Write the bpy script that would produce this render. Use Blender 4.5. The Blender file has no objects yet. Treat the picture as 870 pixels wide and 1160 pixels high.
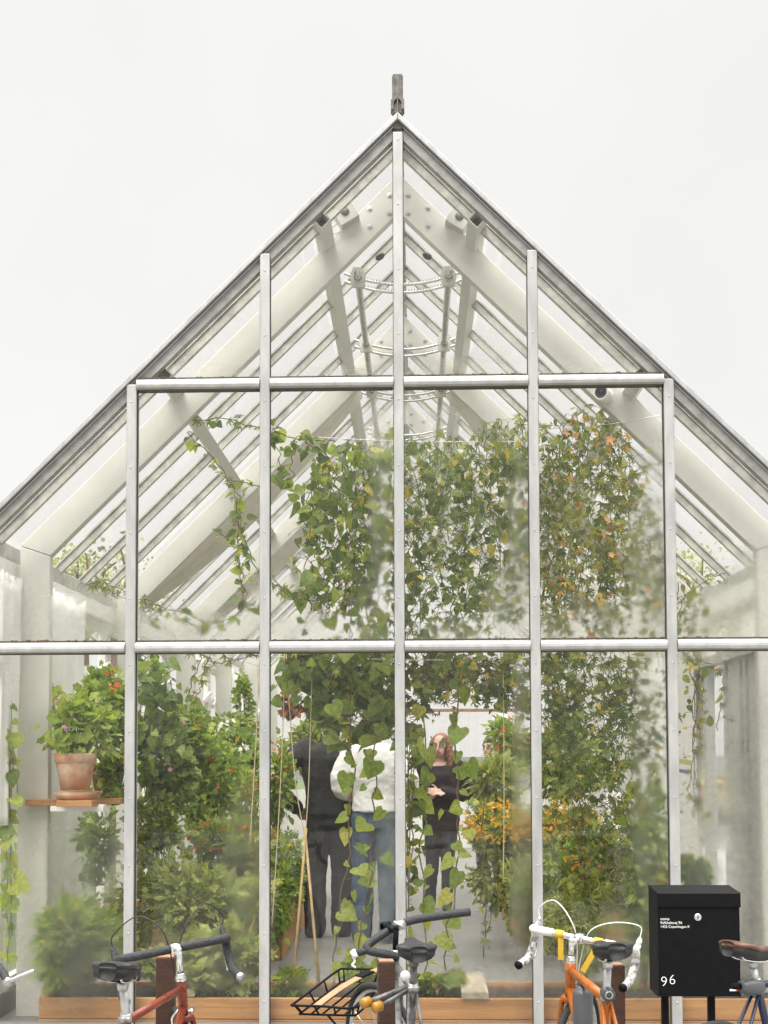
import bpy, bmesh, math, random
import numpy as np
from mathutils import Vector, Matrix
random.seed(7); rng = np.random.default_rng(7)
scene = bpy.context.scene
COL = scene.collection
pi = math.pi
# ------------------------------------------------------------------ camera
CP = np.array([.0887, -6.7868, 1.62]); FPX = 1387.0
_yaw, _pit, _rol, _sy = .02609, .04473, -.00331, 208.344
FW = np.array([-math.sin(_yaw)*math.cos(_pit), math.cos(_yaw)*math.cos(_pit), math.sin(_pit)])
_r = np.array([math.cos(_yaw), math.sin(_yaw), 0.]); _u = np.cross(_r, FW)
RT = _r*math.cos(_rol) + _u*math.sin(_rol); UP = -_r*math.sin(_rol) + _u*math.cos(_rol)
cam_d = bpy.data.cameras.new("camera"); cam = bpy.data.objects.new("camera", cam_d); COL.objects.link(cam)
cam.matrix_world = Matrix(((RT[0], UP[0], -FW[0], CP[0]), (RT[1], UP[1], -FW[1], CP[1]), (RT[2], UP[2], -FW[2], CP[2]), (0, 0, 0, 1)))
cam_d.sensor_width = 36; cam_d.lens = 36*FPX/1160; cam_d.shift_y = _sy/1160
cam_d.clip_start = .05; cam_d.clip_end = 2000
scene.camera = cam
def P(px, py, Y):
    """the world point on the vertical plane y = Y seen at photo pixel (px, py)"""
    d = FW + RT*(px-435)/FPX + UP*(580+_sy-py)/FPX
    return CP + d*((Y-CP[1])/d[1])
def S(Y):            # photo pixels per metre at depth Y
    return FPX/(Y-CP[1])
# ------------------------------------------------------------------ world, sun, exposure
SUN_EL, SUN_ROT = math.radians(48), math.radians(200)
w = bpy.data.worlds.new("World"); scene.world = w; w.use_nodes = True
nt = w.node_tree; nt.nodes.clear()
N = nt.nodes.new; L = nt.links.new
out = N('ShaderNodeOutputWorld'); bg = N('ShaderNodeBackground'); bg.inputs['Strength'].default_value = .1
sky = N('ShaderNodeTexSky'); sky.sky_type = 'NISHITA'; sky.sun_disc = False
sky.sun_elevation = SUN_EL; sky.sun_rotation = SUN_ROT
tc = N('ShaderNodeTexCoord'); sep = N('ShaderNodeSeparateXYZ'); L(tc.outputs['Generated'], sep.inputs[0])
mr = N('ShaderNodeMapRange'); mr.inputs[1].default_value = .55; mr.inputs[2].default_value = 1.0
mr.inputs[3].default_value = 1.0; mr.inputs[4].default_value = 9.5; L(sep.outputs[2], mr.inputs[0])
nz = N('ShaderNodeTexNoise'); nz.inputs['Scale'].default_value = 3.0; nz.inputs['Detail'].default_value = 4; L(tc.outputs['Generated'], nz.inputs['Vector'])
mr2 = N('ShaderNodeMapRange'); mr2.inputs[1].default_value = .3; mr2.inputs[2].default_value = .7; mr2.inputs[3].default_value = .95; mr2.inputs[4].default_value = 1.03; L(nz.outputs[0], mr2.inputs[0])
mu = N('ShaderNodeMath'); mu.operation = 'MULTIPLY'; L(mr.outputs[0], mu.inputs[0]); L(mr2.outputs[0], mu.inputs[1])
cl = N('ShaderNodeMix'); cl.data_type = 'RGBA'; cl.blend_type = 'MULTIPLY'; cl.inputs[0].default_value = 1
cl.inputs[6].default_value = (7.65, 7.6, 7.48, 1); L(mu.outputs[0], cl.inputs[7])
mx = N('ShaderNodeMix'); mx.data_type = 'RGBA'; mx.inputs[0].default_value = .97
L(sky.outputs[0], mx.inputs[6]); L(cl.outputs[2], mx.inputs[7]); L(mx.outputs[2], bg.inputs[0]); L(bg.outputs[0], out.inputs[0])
sd = bpy.data.lights.new("sun", 'SUN'); sd.energy = 1.5; sd.angle = math.radians(25); sd.color = (1, .96, .9)
so = bpy.data.objects.new("sun", sd); COL.objects.link(so)
# the sun stands behind the camera, high and to the left, veiled by cloud
az = math.radians(200); sdir = Vector((math.sin(az)*math.cos(SUN_EL), math.cos(az)*math.cos(SUN_EL), math.sin(SUN_EL)))
so.rotation_euler = sdir.to_track_quat('Z', 'Y').to_euler(); so.location = (-8, -14, 18)
vs = scene.view_settings; vs.view_transform = 'Standard'; vs.look = 'None'; vs.gamma = 1; vs.exposure = 0.3; vs.use_curve_mapping = False
cy = scene.cycles; cy.max_bounces = 8; cy.diffuse_bounces = 5; cy.glossy_bounces = 3; cy.transmission_bounces = 6; cy.transparent_max_bounces = 28
cy.caustics_reflective = False; cy.caustics_refractive = False
# ------------------------------------------------------------------ materials
MATS = {}
def mat(name, col, rough=.6, metal=0., noise=0., nscale=8., bump=0., bscale=40., spec=None, col2=None, stretch=None):
    if name in MATS: return MATS[name]
    m = bpy.data.materials.new(name); m.use_nodes = True; t = m.node_tree; b = t.nodes['Principled BSDF']
    b.inputs['Roughness'].default_value = rough; b.inputs['Metallic'].default_value = metal
    b.inputs['Base Color'].default_value = (*col, 1)
    if spec is not None: b.inputs['Specular IOR Level'].default_value = spec
    g = t.nodes.new('ShaderNodeTexCoord'); v = g.outputs['Object']
    if stretch:
        mp = t.nodes.new('ShaderNodeMapping'); mp.inputs['Scale'].default_value = stretch; t.links.new(v, mp.inputs[0]); v = mp.outputs[0]
    if noise or col2:
        n = t.nodes.new('ShaderNodeTexNoise'); n.inputs['Scale'].default_value = nscale; n.inputs['Detail'].default_value = 6; n.inputs['Roughness'].default_value = .65
        t.links.new(v, n.inputs['Vector'])
        r = t.nodes.new('ShaderNodeValToRGB'); r.color_ramp.elements[0].position = .36; r.color_ramp.elements[1].position = .66
        c2 = col2 or tuple(min(1, c*(1-noise)) for c in col)
        c1 = col if col2 else tuple(min(1, c*(1+noise*.6)) for c in col)
        r.color_ramp.elements[0].color = (*c2, 1); r.color_ramp.elements[1].color = (*c1, 1)
        t.links.new(n.outputs[0], r.inputs[0]); t.links.new(r.outputs[0], b.inputs['Base Color'])
        rr = t.nodes.new('ShaderNodeMapRange'); rr.inputs[3].default_value = max(.02, rough-.12); rr.inputs[4].default_value = min(1, rough+.15)
        t.links.new(n.outputs[0], rr.inputs[0]); t.links.new(rr.outputs[0], b.inputs['Roughness'])
    if bump:
        n2 = t.nodes.new('ShaderNodeTexNoise'); n2.inputs['Scale'].default_value = bscale; n2.inputs['Detail'].default_value = 5
        t.links.new(v, n2.inputs['Vector'])
        bp = t.nodes.new('ShaderNodeBump'); bp.inputs['Strength'].default_value = bump; bp.inputs['Distance'].default_value = .01
        t.links.new(n2.outputs[0], bp.inputs['Height']); t.links.new(bp.outputs[0], b.inputs['Normal'])
    MATS[name] = m; return m
ALU = mat('aluminium', (.43, .43, .415), .42, .35, .16, 14, stretch=(1, 1, .25))
ALU2 = mat('dull_aluminium', (.48, .475, .43), .5, .2, .3, 9)
GASK = mat('black_rubber', (.035, .034, .032), .7)
WPAINT = mat('white_paint', (.61, .60, .545), .5, 0, .06, 3, .08, 60)
WWOOD = mat('white_wood', (.82, .81, .76), .55, 0, .1, 5, .1, 50)
STEEL = mat('galvanised_steel', (.55, .55, .53), .4, .7, .2, 20)
INSHADE = mat('painted_tube_shade', (.03, .03, .03), .8)
FINIAL = mat('weathered_lead', (.16, .15, .13), .55, .3, .4, 25)
WOOD = mat('planter_wood', (.52, .27, .10), .65, 0, .3, 5, .25, 30, col2=(.37, .18, .065), stretch=(.35, 3, 6))
OLDWOOD = mat('grey_wood', (.42, .36, .27), .75, 0, .3, 6, .2, 30, stretch=(4, .4, 4))
SHELFW = mat('shelf_wood', (.42, .21, .08), .6, 0, .35, 9, .2, 30, stretch=(.5, 3, 3))
RUST = mat('rusty_steel', (.062, .028, .015), .85, 0, .5, 22, .3, 90, col2=(.035, .016, .010))
CONC = mat('concrete', (.19, .185, .17), .8, 0, .14, 2.5, .12, 60)
ASPH = mat('asphalt', (.06, .06, .058), .9, 0, .3, 30, .4, 120)
PALE = mat('pale_paving', (.30, .295, .28), .9, 0, .2, 12, .2, 50)
SOIL = mat('soil', (.035, .025, .018), .95, 0, .5, 20, .6, 60)
BLACKM = mat('black_powder_coat', (.005, .005, .006), .55, 0, .3, 30, .04, 200, spec=.14)
TERRA = mat('terracotta', (.50, .20, .085), .8, 0, .2, 9, .1, 60, col2=(.62, .46, .33))
TERRAD = mat('dark_terracotta', (.25, .10, .05), .8, 0, .3, 10, .1, 60)
CLOTH = mat('white_cloth', (.84, .83, .79), .9, 0, .05, 6, .15, 90)
SHADE = mat('beige_shade_cloth', (.74, .70, .61), .9, 0, .1, 6, .15, 90)
BAMBOO = mat('bamboo', (.50, .36, .16), .55, 0, .25, 20)
STRING = mat('string', (.62, .50, .32), .9)
STEM = mat('brown_stem', (.13, .075, .04), .7, 0, .3, 30)
GSTEM = mat('green_stem', (.14, .19, .05), .6, 0, .3, 30)

def leafmat(name, cols, trans=.35, rough=.45):
    m = bpy.data.materials.new(name); m.use_nodes = True; t = m.node_tree; b = t.nodes['Principled BSDF']; o = t.nodes['Material Output']
    a = t.nodes.new('ShaderNodeAttribute'); a.attribute_name = 'var'
    r = t.nodes.new('ShaderNodeValToRGB'); e = r.color_ramp.elements
    while len(e) < len(cols): e.new(.5)
    for i, c in enumerate(cols):
        e[i].position = c[0]; e[i].color = (*c[1], 1)
    t.links.new(a.outputs['Fac'], r.inputs[0])
    n = t.nodes.new('ShaderNodeTexNoise'); n.inputs['Scale'].default_value = 45; g = t.nodes.new('ShaderNodeTexCoord'); t.links.new(g.outputs['Object'], n.inputs['Vector'])
    mm = t.nodes.new('ShaderNodeMapRange'); mm.inputs[1].default_value = .3; mm.inputs[2].default_value = .7; mm.inputs[3].default_value = .75; mm.inputs[4].default_value = 1.25; t.links.new(n.outputs[0], mm.inputs[0])
    ml = t.nodes.new('ShaderNodeMix'); ml.data_type = 'RGBA'; ml.blend_type = 'MULTIPLY'; ml.inputs[0].default_value = 1
    t.links.new(r.outputs[0], ml.inputs[6]); t.links.new(mm.outputs[0], ml.inputs[7])
    t.links.new(ml.outputs[2], b.inputs['Base Color']); b.inputs['Roughness'].default_value = rough; b.inputs['Specular IOR Level'].default_value = .28
    tr = t.nodes.new('ShaderNodeBsdfTranslucent')
    hs = t.nodes.new('ShaderNodeHueSaturation'); hs.inputs['Hue'].default_value = .503; hs.inputs['Value'].default_value = 2.4; hs.inputs['Saturation'].default_value = 1.12
    t.links.new(ml.outputs[2], hs.inputs['Color']); t.links.new(hs.outputs[0], tr.inputs[0])
    mx = t.nodes.new('ShaderNodeMixShader'); mx.inputs[0].default_value = trans
    t.links.new(b.outputs[0], mx.inputs[1]); t.links.new(tr.outputs[0], mx.inputs[2]); t.links.new(mx.outputs[0], o.inputs[0])
    return m
YEL = (.42, .22, .05)
LM = {
 'bean': leafmat('bean_leaf', [(0, (0.097, 0.138, 0.028)), (.45, (0.161, 0.218, 0.040)), (.85, (0.274, 0.306, 0.060)), (.97, (0.419, 0.349, 0.071)), (1, YEL)], .42),
 'heart': leafmat('heart_leaf', [(0, (0.072, 0.106, 0.025)), (.5, (0.136, 0.187, 0.039)), (.9, (0.252, 0.293, 0.056)), (1, (0.500, 0.408, 0.067))], .38),
 'passion': leafmat('passion_leaf', [(0, (0.063, 0.094, 0.025)), (.5, (0.127, 0.164, 0.039)), (.88, (0.234, 0.253, 0.050)), (.95, (0.469, 0.343, 0.067)), (1, (0.500, 0.424, 0.080))], .34),
 'orange': leafmat('autumn_passion_leaf', [(0, (0.064, 0.087, 0.018)), (.45, (0.145, 0.167, 0.030)), (.88, (0.258, 0.248, 0.045)), (.965, (0.483, 0.291, 0.050)), (1, (0.600, 0.349, 0.071))], .34),
 'geran': leafmat('geranium_leaf', [(0, (0.101, 0.152, 0.034)), (.5, (0.192, 0.264, 0.050)), (.92, (0.337, 0.388, 0.077)), (1, (0.500, 0.347, 0.069))], .3, .55),
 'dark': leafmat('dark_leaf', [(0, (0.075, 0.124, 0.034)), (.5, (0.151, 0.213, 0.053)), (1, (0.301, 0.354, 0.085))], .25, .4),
 'herb': leafmat('herb_leaf', [(0, (0.108, 0.153, 0.039)), (.5, (0.205, 0.250, 0.060)), (.95, (0.337, 0.370, 0.090)), (1, (0.500, 0.500, 0.121))], .3),
 'pale': leafmat('pale_leaf', [(0, (0.148, 0.184, 0.052)), (.5, (0.240, 0.276, 0.076)), (1, (0.370, 0.385, 0.116))], .3),
 'beige': leafmat('autumn_leaf', [(0, (.16, .14, .09)), (1, (.30, .27, .19))], .06),
 'brown': leafmat('bronze_leaf', [(0, (0.097, 0.044, 0.015)), (.5, (0.193, 0.087, 0.025)), (1, (0.322, 0.131, 0.040))], .06),
}
def petal(name, c):
    return leafmat(name, [(0, tuple(x*.75 for x in c)), (1, c)], .3)
PM = {'orange': petal('orange_petal', (.62, .13, .03)), 'pink': petal('pink_petal', (.62, .34, .46)), 'white': petal('white_petal', (.8, .78, .74)), 'yellow': petal('yellow_petal', (.62, .38, .05)), 'red': petal('red_petal', (.5, .06, .03)), 'dry': petal('dried_orange_petal', (.60, .33, .13))}

def glassmat(name, dirt, streak, roof=False):
    m = bpy.data.materials.new(name); m.use_nodes = True; t = m.node_tree; t.nodes.clear(); A = t.nodes.new; K = t.links.new
    o = A('ShaderNodeOutputMaterial')
    g = A('ShaderNodeNewGeometry'); dt = A('ShaderNodeVectorMath'); dt.operation = 'DOT_PRODUCT'; K(g.outputs['Normal'], dt.inputs[0]); K(g.outputs['Incoming'], dt.inputs[1])
    ab = A('ShaderNodeMath'); ab.operation = 'ABSOLUTE'; K(dt.outputs['Value'], ab.inputs[0])
    om = A('ShaderNodeMath'); om.operation = 'SUBTRACT'; om.inputs[0].default_value = 1; K(ab.outputs[0], om.inputs[1])
    pw = A('ShaderNodeMath'); pw.operation = 'POWER'; pw.inputs[1].default_value = 5; K(om.outputs[0], pw.inputs[0])
    fr = A('ShaderNodeMath'); fr.operation = 'MULTIPLY_ADD'; fr.inputs[1].default_value = .28 if roof else .88; fr.inputs[2].default_value = .040; K(pw.outputs[0], fr.inputs[0])
    tr = A('ShaderNodeBsdfTransparent'); tr.inputs[0].default_value = (.985, .980, .968, 1)
    gl = A('ShaderNodeBsdfGlossy'); gl.inputs['Roughness'].default_value = .015
    b1 = A('ShaderNodeMixShader'); K(fr.outputs[0], b1.inputs[0]); K(tr.outputs[0], b1.inputs[1]); K(gl.outputs[0], b1.inputs[2])
    df = A('ShaderNodeBsdfDiffuse'); df.inputs[0].default_value = (.74, .73, .66, 1)
    tl = A('ShaderNodeBsdfTranslucent'); tl.inputs[0].default_value = (.78, .77, .70, 1)
    dm = A('ShaderNodeMixShader'); dm.inputs[0].default_value = .5; K(df.outputs[0], dm.inputs[1]); K(tl.outputs[0], dm.inputs[2])
    # dirt: fine specks plus long vertical runs
    n1 = A('ShaderNodeTexNoise'); n1.inputs['Scale'].default_value = 5; n1.inputs['Detail'].default_value = 8; n1.inputs['Roughness'].default_value = .7; K(g.outputs['Position'], n1.inputs['Vector'])
    mp = A('ShaderNodeMapping'); mp.inputs['Scale'].default_value = (26, 26, 1.1); K(g.outputs['Position'], mp.inputs[0])
    n2 = A('ShaderNodeTexNoise'); n2.inputs['Scale'].default_value = 1; n2.inputs['Detail'].default_value = 5; K(mp.outputs[0], n2.inputs['Vector'])
    r1 = A('ShaderNodeMapRange'); r1.inputs[1].default_value = .42; r1.inputs[2].default_value = .8; r1.inputs[4].default_value = dirt*2.4; K(n1.outputs[0], r1.inputs[0])
    r2 = A('ShaderNodeMapRange'); r2.inputs[1].default_value = .55; r2.inputs[2].default_value = .85; r2.inputs[4].default_value = streak; K(n2.outputs[0], r2.inputs[0])
    ad = A('ShaderNodeMath'); ad.operation = 'ADD'; K(r1.outputs[0], ad.inputs[0]); K(r2.outputs[0], ad.inputs[1])
    ad2 = A('ShaderNodeMath'); ad2.operation = 'ADD'; ad2.inputs[1].default_value = dirt; K(ad.outputs[0], ad2.inputs[0])
    last = b1
    if not roof:
        fa = A('ShaderNodeAttribute'); fa.attribute_name = 'fog'
        n3 = A('ShaderNodeTexNoise'); n3.inputs['Scale'].default_value = 7; n3.inputs['Detail'].default_value = 6; K(g.outputs['Position'], n3.inputs['Vector'])
        r3 = A('ShaderNodeMapRange'); r3.inputs[1].default_value = .3; r3.inputs[2].default_value = .68; r3.inputs[3].default_value = .45; r3.inputs[4].default_value = 1.25; K(n3.outputs[0], r3.inputs[0])
        fm = A('ShaderNodeMath'); fm.operation = 'MULTIPLY'; fm.use_clamp = True; K(fa.outputs['Fac'], fm.inputs[0]); K(r3.outputs[0], fm.inputs[1])
        rf = A('ShaderNodeBsdfRefraction'); rf.inputs['IOR'].default_value = 1.12; rf.inputs['Roughness'].default_value = .46; rf.inputs[0].default_value = (.95, .96, .93, 1)
        fg = A('ShaderNodeMixShader'); fg.inputs[0].default_value = .15; K(rf.outputs[0], fg.inputs[1]); K(dm.outputs[0], fg.inputs[2])
        b2 = A('ShaderNodeMixShader'); K(fm.outputs[0], b2.inputs[0]); K(b1.outputs[0], b2.inputs[1]); K(fg.outputs[0], b2.inputs[2]); last = b2
    b3 = A('ShaderNodeMixShader'); K(ad2.outputs[0], b3.inputs[0]); K(last.outputs[0], b3.inputs[1]); K(dm.outputs[0], b3.inputs[2])
    K(b3.outputs[0], o.inputs[0]); return m
GLASS = glassmat('gable_glass', .009, .045)
ROOFG = glassmat('roof_glass', .016, .04, True)
SIDEG = glassmat('side_glass', .03, .06, True)
# ------------------------------------------------------------------ object helpers
def link(name, me, m=None, parent=None, smooth=False, bev=0):
    o = bpy.data.objects.new(name, me); COL.objects.link(o)
    if m: me.materials.append(m)
    if parent: o.parent = parent
    if smooth: me.shade_smooth()
    if bev:
        md = o.modifiers.new('bevel', 'BEVEL'); md.width = bev; md.segments = 2; md.limit_method = 'ANGLE'; md.angle_limit = .7
    return o
def thing(name, label, cat, loc=(0, 0, 0), group=None, rotz=0):
    o = bpy.data.objects.new(name, None); COL.objects.link(o); o.location = loc; o.rotation_euler = (0, 0, rotz)
    o.empty_display_size = .1
    tag(o, label, cat, group); return o
def tag(o, label, cat, group=None):
    o['label'] = label; o['category'] = cat
    if group: o['group'] = group
    return o
class MB:
    """collects faces for ONE mesh object; origin is subtracted so the mesh is local to its thing"""
    def __init__(s, org=(0, 0, 0)): s.v = []; s.f = []; s.o = np.array(org, float)
    def add(s, vs, fs):
        n = len(s.v); s.v += [tuple(np.array(p, float)-s.o) for p in vs]; s.f += [tuple(i+n for i in f) for f in fs]
    def box(s, a, b):
        x0, y0, z0 = [min(p, q) for p, q in zip(a, b)]; x1, y1, z1 = [max(p, q) for p, q in zip(a, b)]
        s.add([(x0, y0, z0), (x1, y0, z0), (x1, y1, z0), (x0, y1, z0), (x0, y0, z1), (x1, y0, z1), (x1, y1, z1), (x0, y1, z1)],
              [(0, 3, 2, 1), (4, 5, 6, 7), (0, 1, 5, 4), (1, 2, 6, 5), (2, 3, 7, 6), (3, 0, 4, 7)])
    def beam(s, p0, p1, wd, ht, up=(0, 0, 1)):
        p0 = np.array(p0, float); p1 = np.array(p1, float); d = p1-p0; d /= np.linalg.norm(d); up = np.array(up, float)
        sx = np.cross(d, up); sx /= np.linalg.norm(sx); uz = np.cross(sx, d)
        vs = [p+sx*a*wd/2+uz*b*ht/2 for p in (p0, p1) for a, b in ((-1, -1), (1, -1), (1, 1), (-1, 1))]
        s.add(vs, [(3, 2, 1, 0), (4, 5, 6, 7), (0, 1, 5, 4), (1, 2, 6, 5), (2, 3, 7, 6), (3, 0, 4, 7)])
    def prism(s, pts, y0, y1):       # polygon in x-z, extruded along y
        n = len(pts); vs = [(x, y0, z) for x, z in pts]+[(x, y1, z) for x, z in pts]
        s.add(vs, [tuple(range(n)), tuple(range(2*n-1, n-1, -1))]+[(i, i+n, (i+1) % n+n, (i+1) % n) for i in range(n)])
    def tube(s, pts, r, n=8, cap=True):
        pts = [np.array(p, float) for p in pts]; m = len(pts); rs = r if isinstance(r, (list, tuple, np.ndarray)) else [r]*m
        ref = None; vs = []
        for i in range(m):
            d = pts[min(i+1, m-1)]-pts[max(i-1, 0)]; d = d/(np.linalg.norm(d)+1e-9)
            if ref is None: ref = np.cross(d, (0, 0, 1) if abs(d[2]) < .9 else (1, 0, 0))
            ref = ref-d*np.dot(ref, d); ref /= np.linalg.norm(ref)+1e-9; q = np.cross(d, ref)
            for k in range(n):
                a = 2*pi*k/n; vs.append(pts[i]+(ref*math.cos(a)+q*math.sin(a))*rs[i])
        fs = [(i*n+k, i*n+(k+1) % n, (i+1)*n+(k+1) % n, (i+1)*n+k) for i in range(m-1) for k in range(n)]
        if cap: fs += [tuple(range(n-1, -1, -1)), tuple((m-1)*n+k for k in range(n))]
        s.add(vs, fs)
    def lathe(s, prof, c=(0, 0, 0), n=24, M=None):      # profile (r, z) about z through c; M optional 3x3
        vs = []; c = np.array(c, float)
        for r, z in prof:
            for k in range(n):
                a = 2*pi*k/n; p = np.array([r*math.cos(a), r*math.sin(a), z]); vs.append(c+(M@p if M is not None else p))
        m = len(prof); s.add(vs, [(i*n+k, i*n+(k+1) % n, (i+1)*n+(k+1) % n, (i+1)*n+k) for i in range(m-1) for k in range(n)])
    def ball(s, c, r, n=10, sc=(1, 1, 1), M=None):
        prof = [(max(1e-4, math.sin(pi*i/n)), -math.cos(pi*i/n)) for i in range(n+1)]
        A = np.diag(np.array(sc)*r); A = M@A if M is not None else A
        s.lathe(prof, c, n+4, A)
    def build(s, name, m, parent=None, smooth=False, bev=0):
        me = bpy.data.meshes.new(name); me.from_pydata(s.v, [], s.f); me.update()
        return link(name, me, m, parent, smooth, bev)
def smooth_path(pts, k=6):
    pts = [np.array(p, float) for p in pts]; out = []
    for i in range(len(pts)-1):
        p0 = pts[max(i-1, 0)]; p1 = pts[i]; p2 = pts[i+1]; p3 = pts[min(i+2, len(pts)-1)]
        for j in range(k):
            t = j/k; out.append(.5*((2*p1)+(-p0+p2)*t+(2*p0-5*p1+4*p2-p3)*t*t+(-p0+3*p1-3*p2+p3)*t**3))
    out.append(pts[-1]); return out
def rotM(ax, t):
    a = np.array(ax, float); a /= np.linalg.norm(a); K = np.array([[0, -a[2], a[1]], [a[2], 0, -a[0]], [-a[1], a[0], 0]])
    return np.eye(3)+math.sin(t)*K+(1-math.cos(t))*K@K
def Zto(d):          # rotation taking +z to d
    d = np.array(d, float); d /= np.linalg.norm(d); a = np.cross((0, 0, 1), d); n = np.linalg.norm(a)
    if n < 1e-6: return np.eye(3) if d[2] > 0 else np.diag([1., -1, -1])
    return rotM(a, math.atan2(n, d[2]))
# ================================================================== setting
def struct(name, a, b, m):
    q = MB(); x0, y0, z = a; x1, y1, _ = b
    q.add([(x0, y0, z), (x1, y0, z), (x1, y1, z), (x0, y1, z)], [(0, 1, 2, 3)])
    o = q.build(name, m); o['kind'] = 'structure'; return o
struct('ground', (-300, -300, 0), (300, 300, 0), ASPH)
struct('pavement', (-60, -17.8, .004), (60, .0, .004), PALE)
struct('floor', (-2.36, .02, .07), (2.36, 12.9, .07), CONC)
struct('yard', (2.5, .01, .004), (40, 40, .004), PALE)
struct('lawn', (-40, .01, .004), (-2.5, 60, .004), mat('grass_turf', (.07, .11, .03), .9, 0, .4, 30, .5, 80))
# ================================================================== greenhouse
ZR, SL, EX, YB = 5.176, .984, 2.42, 12.98
Z1, Z2, Z0 = 2.203, 3.685, .12
roof = lambda x: ZR-SL*abs(x)
GH = thing('greenhouse', 'large pitched glass greenhouse with white painted rafters and aluminium glazing bars', 'greenhouse', (0, 0, 0))
screw_q = MB(); screw_q.lathe([(.0001, -.004), (.003, -.0035), (.006, 0)], (0, 0, 0), 8, Zto((0, 1, 0))@np.diag([1, 1, 1.]))
screw_me = bpy.data.meshes.new('screw'); screw_me.from_pydata(screw_q.v, [], screw_q.f); screw_me.materials.append(STEEL)
for k in range(-3, 4):
    x = k*.75 if abs(k) < 3 else math.copysign(2.39, k)
    zt = roof(x)-.02
    q = MB(); q.box((x-.028, -.036, .0), (x+.028, -.012, zt+(0 if k else -.05))); q.box((x-.022, .008, 0), (x+.022, .07, zt-.03))
    m = q.build('mullion', ALU, GH, bev=.005)
    q = MB(); q.box((x-.031, -.0115, .0), (x+.031, .0075, zt-.02)); q.build('gasket', GASK, m)
    z = .25
    while z < zt-.08:
        s = link('screw', screw_me, None, m); s.location = (x, -.0365, z); z += .37
for (a, b) in [(-2.39, -1.5), (-1.5, -.75), (-.75, 0), (0, .75), (.75, 1.5), (1.5, 2.39)]:
    for z in (Z1, Z2):
        if z == Z2 and max(abs(a), abs(b)) > 1.6: continue
        q = MB()
        prof = [(-.03, -.034), (-.046, -.026), (-.052, -.012), (-.050, .004), (-.040, .018), (-.026, .026), (.0, .030), (.03, .030), (.03, -.034)]
        pts = [(y, z+h) for y, h in prof]
        vs = [(xx, y, zz) for xx in (a+.029, b-.029) for y, zz in pts]; n = len(pts)
        q.add(vs, [tuple(range(n)), tuple(range(2*n-1, n-1, -1))]+[(i, i+n, (i+1) % n+n, (i+1) % n) for i in range(n)])
        t = q.build('transom', ALU, GH)
        q = MB(); q.box((a+.035, -.03, z-.040), (b-.035, .02, z-.0345)); q.box((a+.035, -.02, z+.0305), (b-.035, .01, z+.036)); q.build('gasket', mat('dirty_gasket', (.09, .08, .06), .8), t)
q = MB(); q.box((-2.42, -.05, -.0), (2.42, .06, Z0)); q.build('plinth', CONC, GH, bev=.006)
# verge caps: bright folded strip, dark gap, grey bar behind
nrm = math.hypot(1, SL)
for sgn in (-1, 1):
    def rp(x, off, y): return (sgn*(x+off*SL/nrm*-1*-1), y, ZR-SL*x+off/nrm*1)   # offset along the outward roof normal
    q = MB(); q.prism([(sgn*-.0, ZR+.004), (sgn*0, ZR+.043), (sgn*EX, roof(EX)+.043), (sgn*EX, roof(EX)+.004)], -.040, .0); q.build('verge_cap', ALU, GH, bev=.004)
    q = MB(); q.prism([(0, ZR-.003), (0, ZR+.0035), (sgn*EX, roof(EX)+.0035), (sgn*EX, roof(EX)-.003)], -.037, -.011); q.build('gasket', mat('grey_rubber', (.10, .10, .095), .7), GH)
    q = MB(); q.prism([(0, ZR-.078), (0, ZR-.0035), (sgn*EX, roof(EX)-.0035), (sgn*EX, roof(EX)-.078)], -.008, .045); q.build('verge_bar', mat('grey_verge_metal', (.30, .30, .275), .5, .2, .25, 12), GH)
# finial on the ridge
q = MB(); x0 = 0
prof = [(-.031, 0), (-.031, .215), (-.024, .228), (.024, .228), (.031, .215), (.031, 0)]
q.prism([(x, ZR+.045+z) for x, z in prof], -.02, .05)
for xx in (-.018, .018): q.prism([(xx-.004, ZR+.1), (xx-.004, ZR+.27), (xx+.004, ZR+.27), (xx+.004, ZR+.1)], -.026, -.02)
q.prism([(-.004, ZR+.03), (-.004, ZR+.155), (.004, ZR+.155), (.004, ZR+.03)], -.036, -.02)
f = q.build('finial', FINIAL, GH, bev=.003)
q = MB()
for s_ in (-1, 1):
    q.prism([(s_*.003, ZR+.15), (s_*.038, ZR+.115), (s_*.038, ZR+.062), (s_*.022, ZR+.062), (s_*.022, ZR+.105), (s_*.003, ZR+.125)], -.034, .03)
q.build('bracket', FINIAL, f)
q = MB(); q.box((-.03, .03, ZR-.06), (.03, YB, ZR+.05)); q.build('ridge_beam', ALU2, GH)
# roof glazing bars and panes
bars = [.206+.590*k for k in range(22)]
for sgn in (-1, 1):
    for y in bars:
        q = MB(); q.beam((sgn*.03, y, roof(.03)-.045), (sgn*(EX-.02), y, roof(EX-.02)-.045), .034, .055, (0, 0, 1))
        q.beam((sgn*.03, y, roof(.03)-.010), (sgn*(EX-.02), y, roof(EX-.02)-.010), .058, .012, (0, 0, 1))
        q.build('glazing_bar', ALU2, GH)
    ys = [.05]+bars
    for y0, y1 in zip(ys[:-1], ys[1:]):
        q = MB(); q.add([(sgn*.02, y0, roof(.02)), (sgn*EX, y0, roof(EX)), (sgn*EX, y1, roof(EX)), (sgn*.02, y1, roof(.02))], [(0, 1, 2, 3)])
        q.build('roof_pane', ROOFG, GH)
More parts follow.
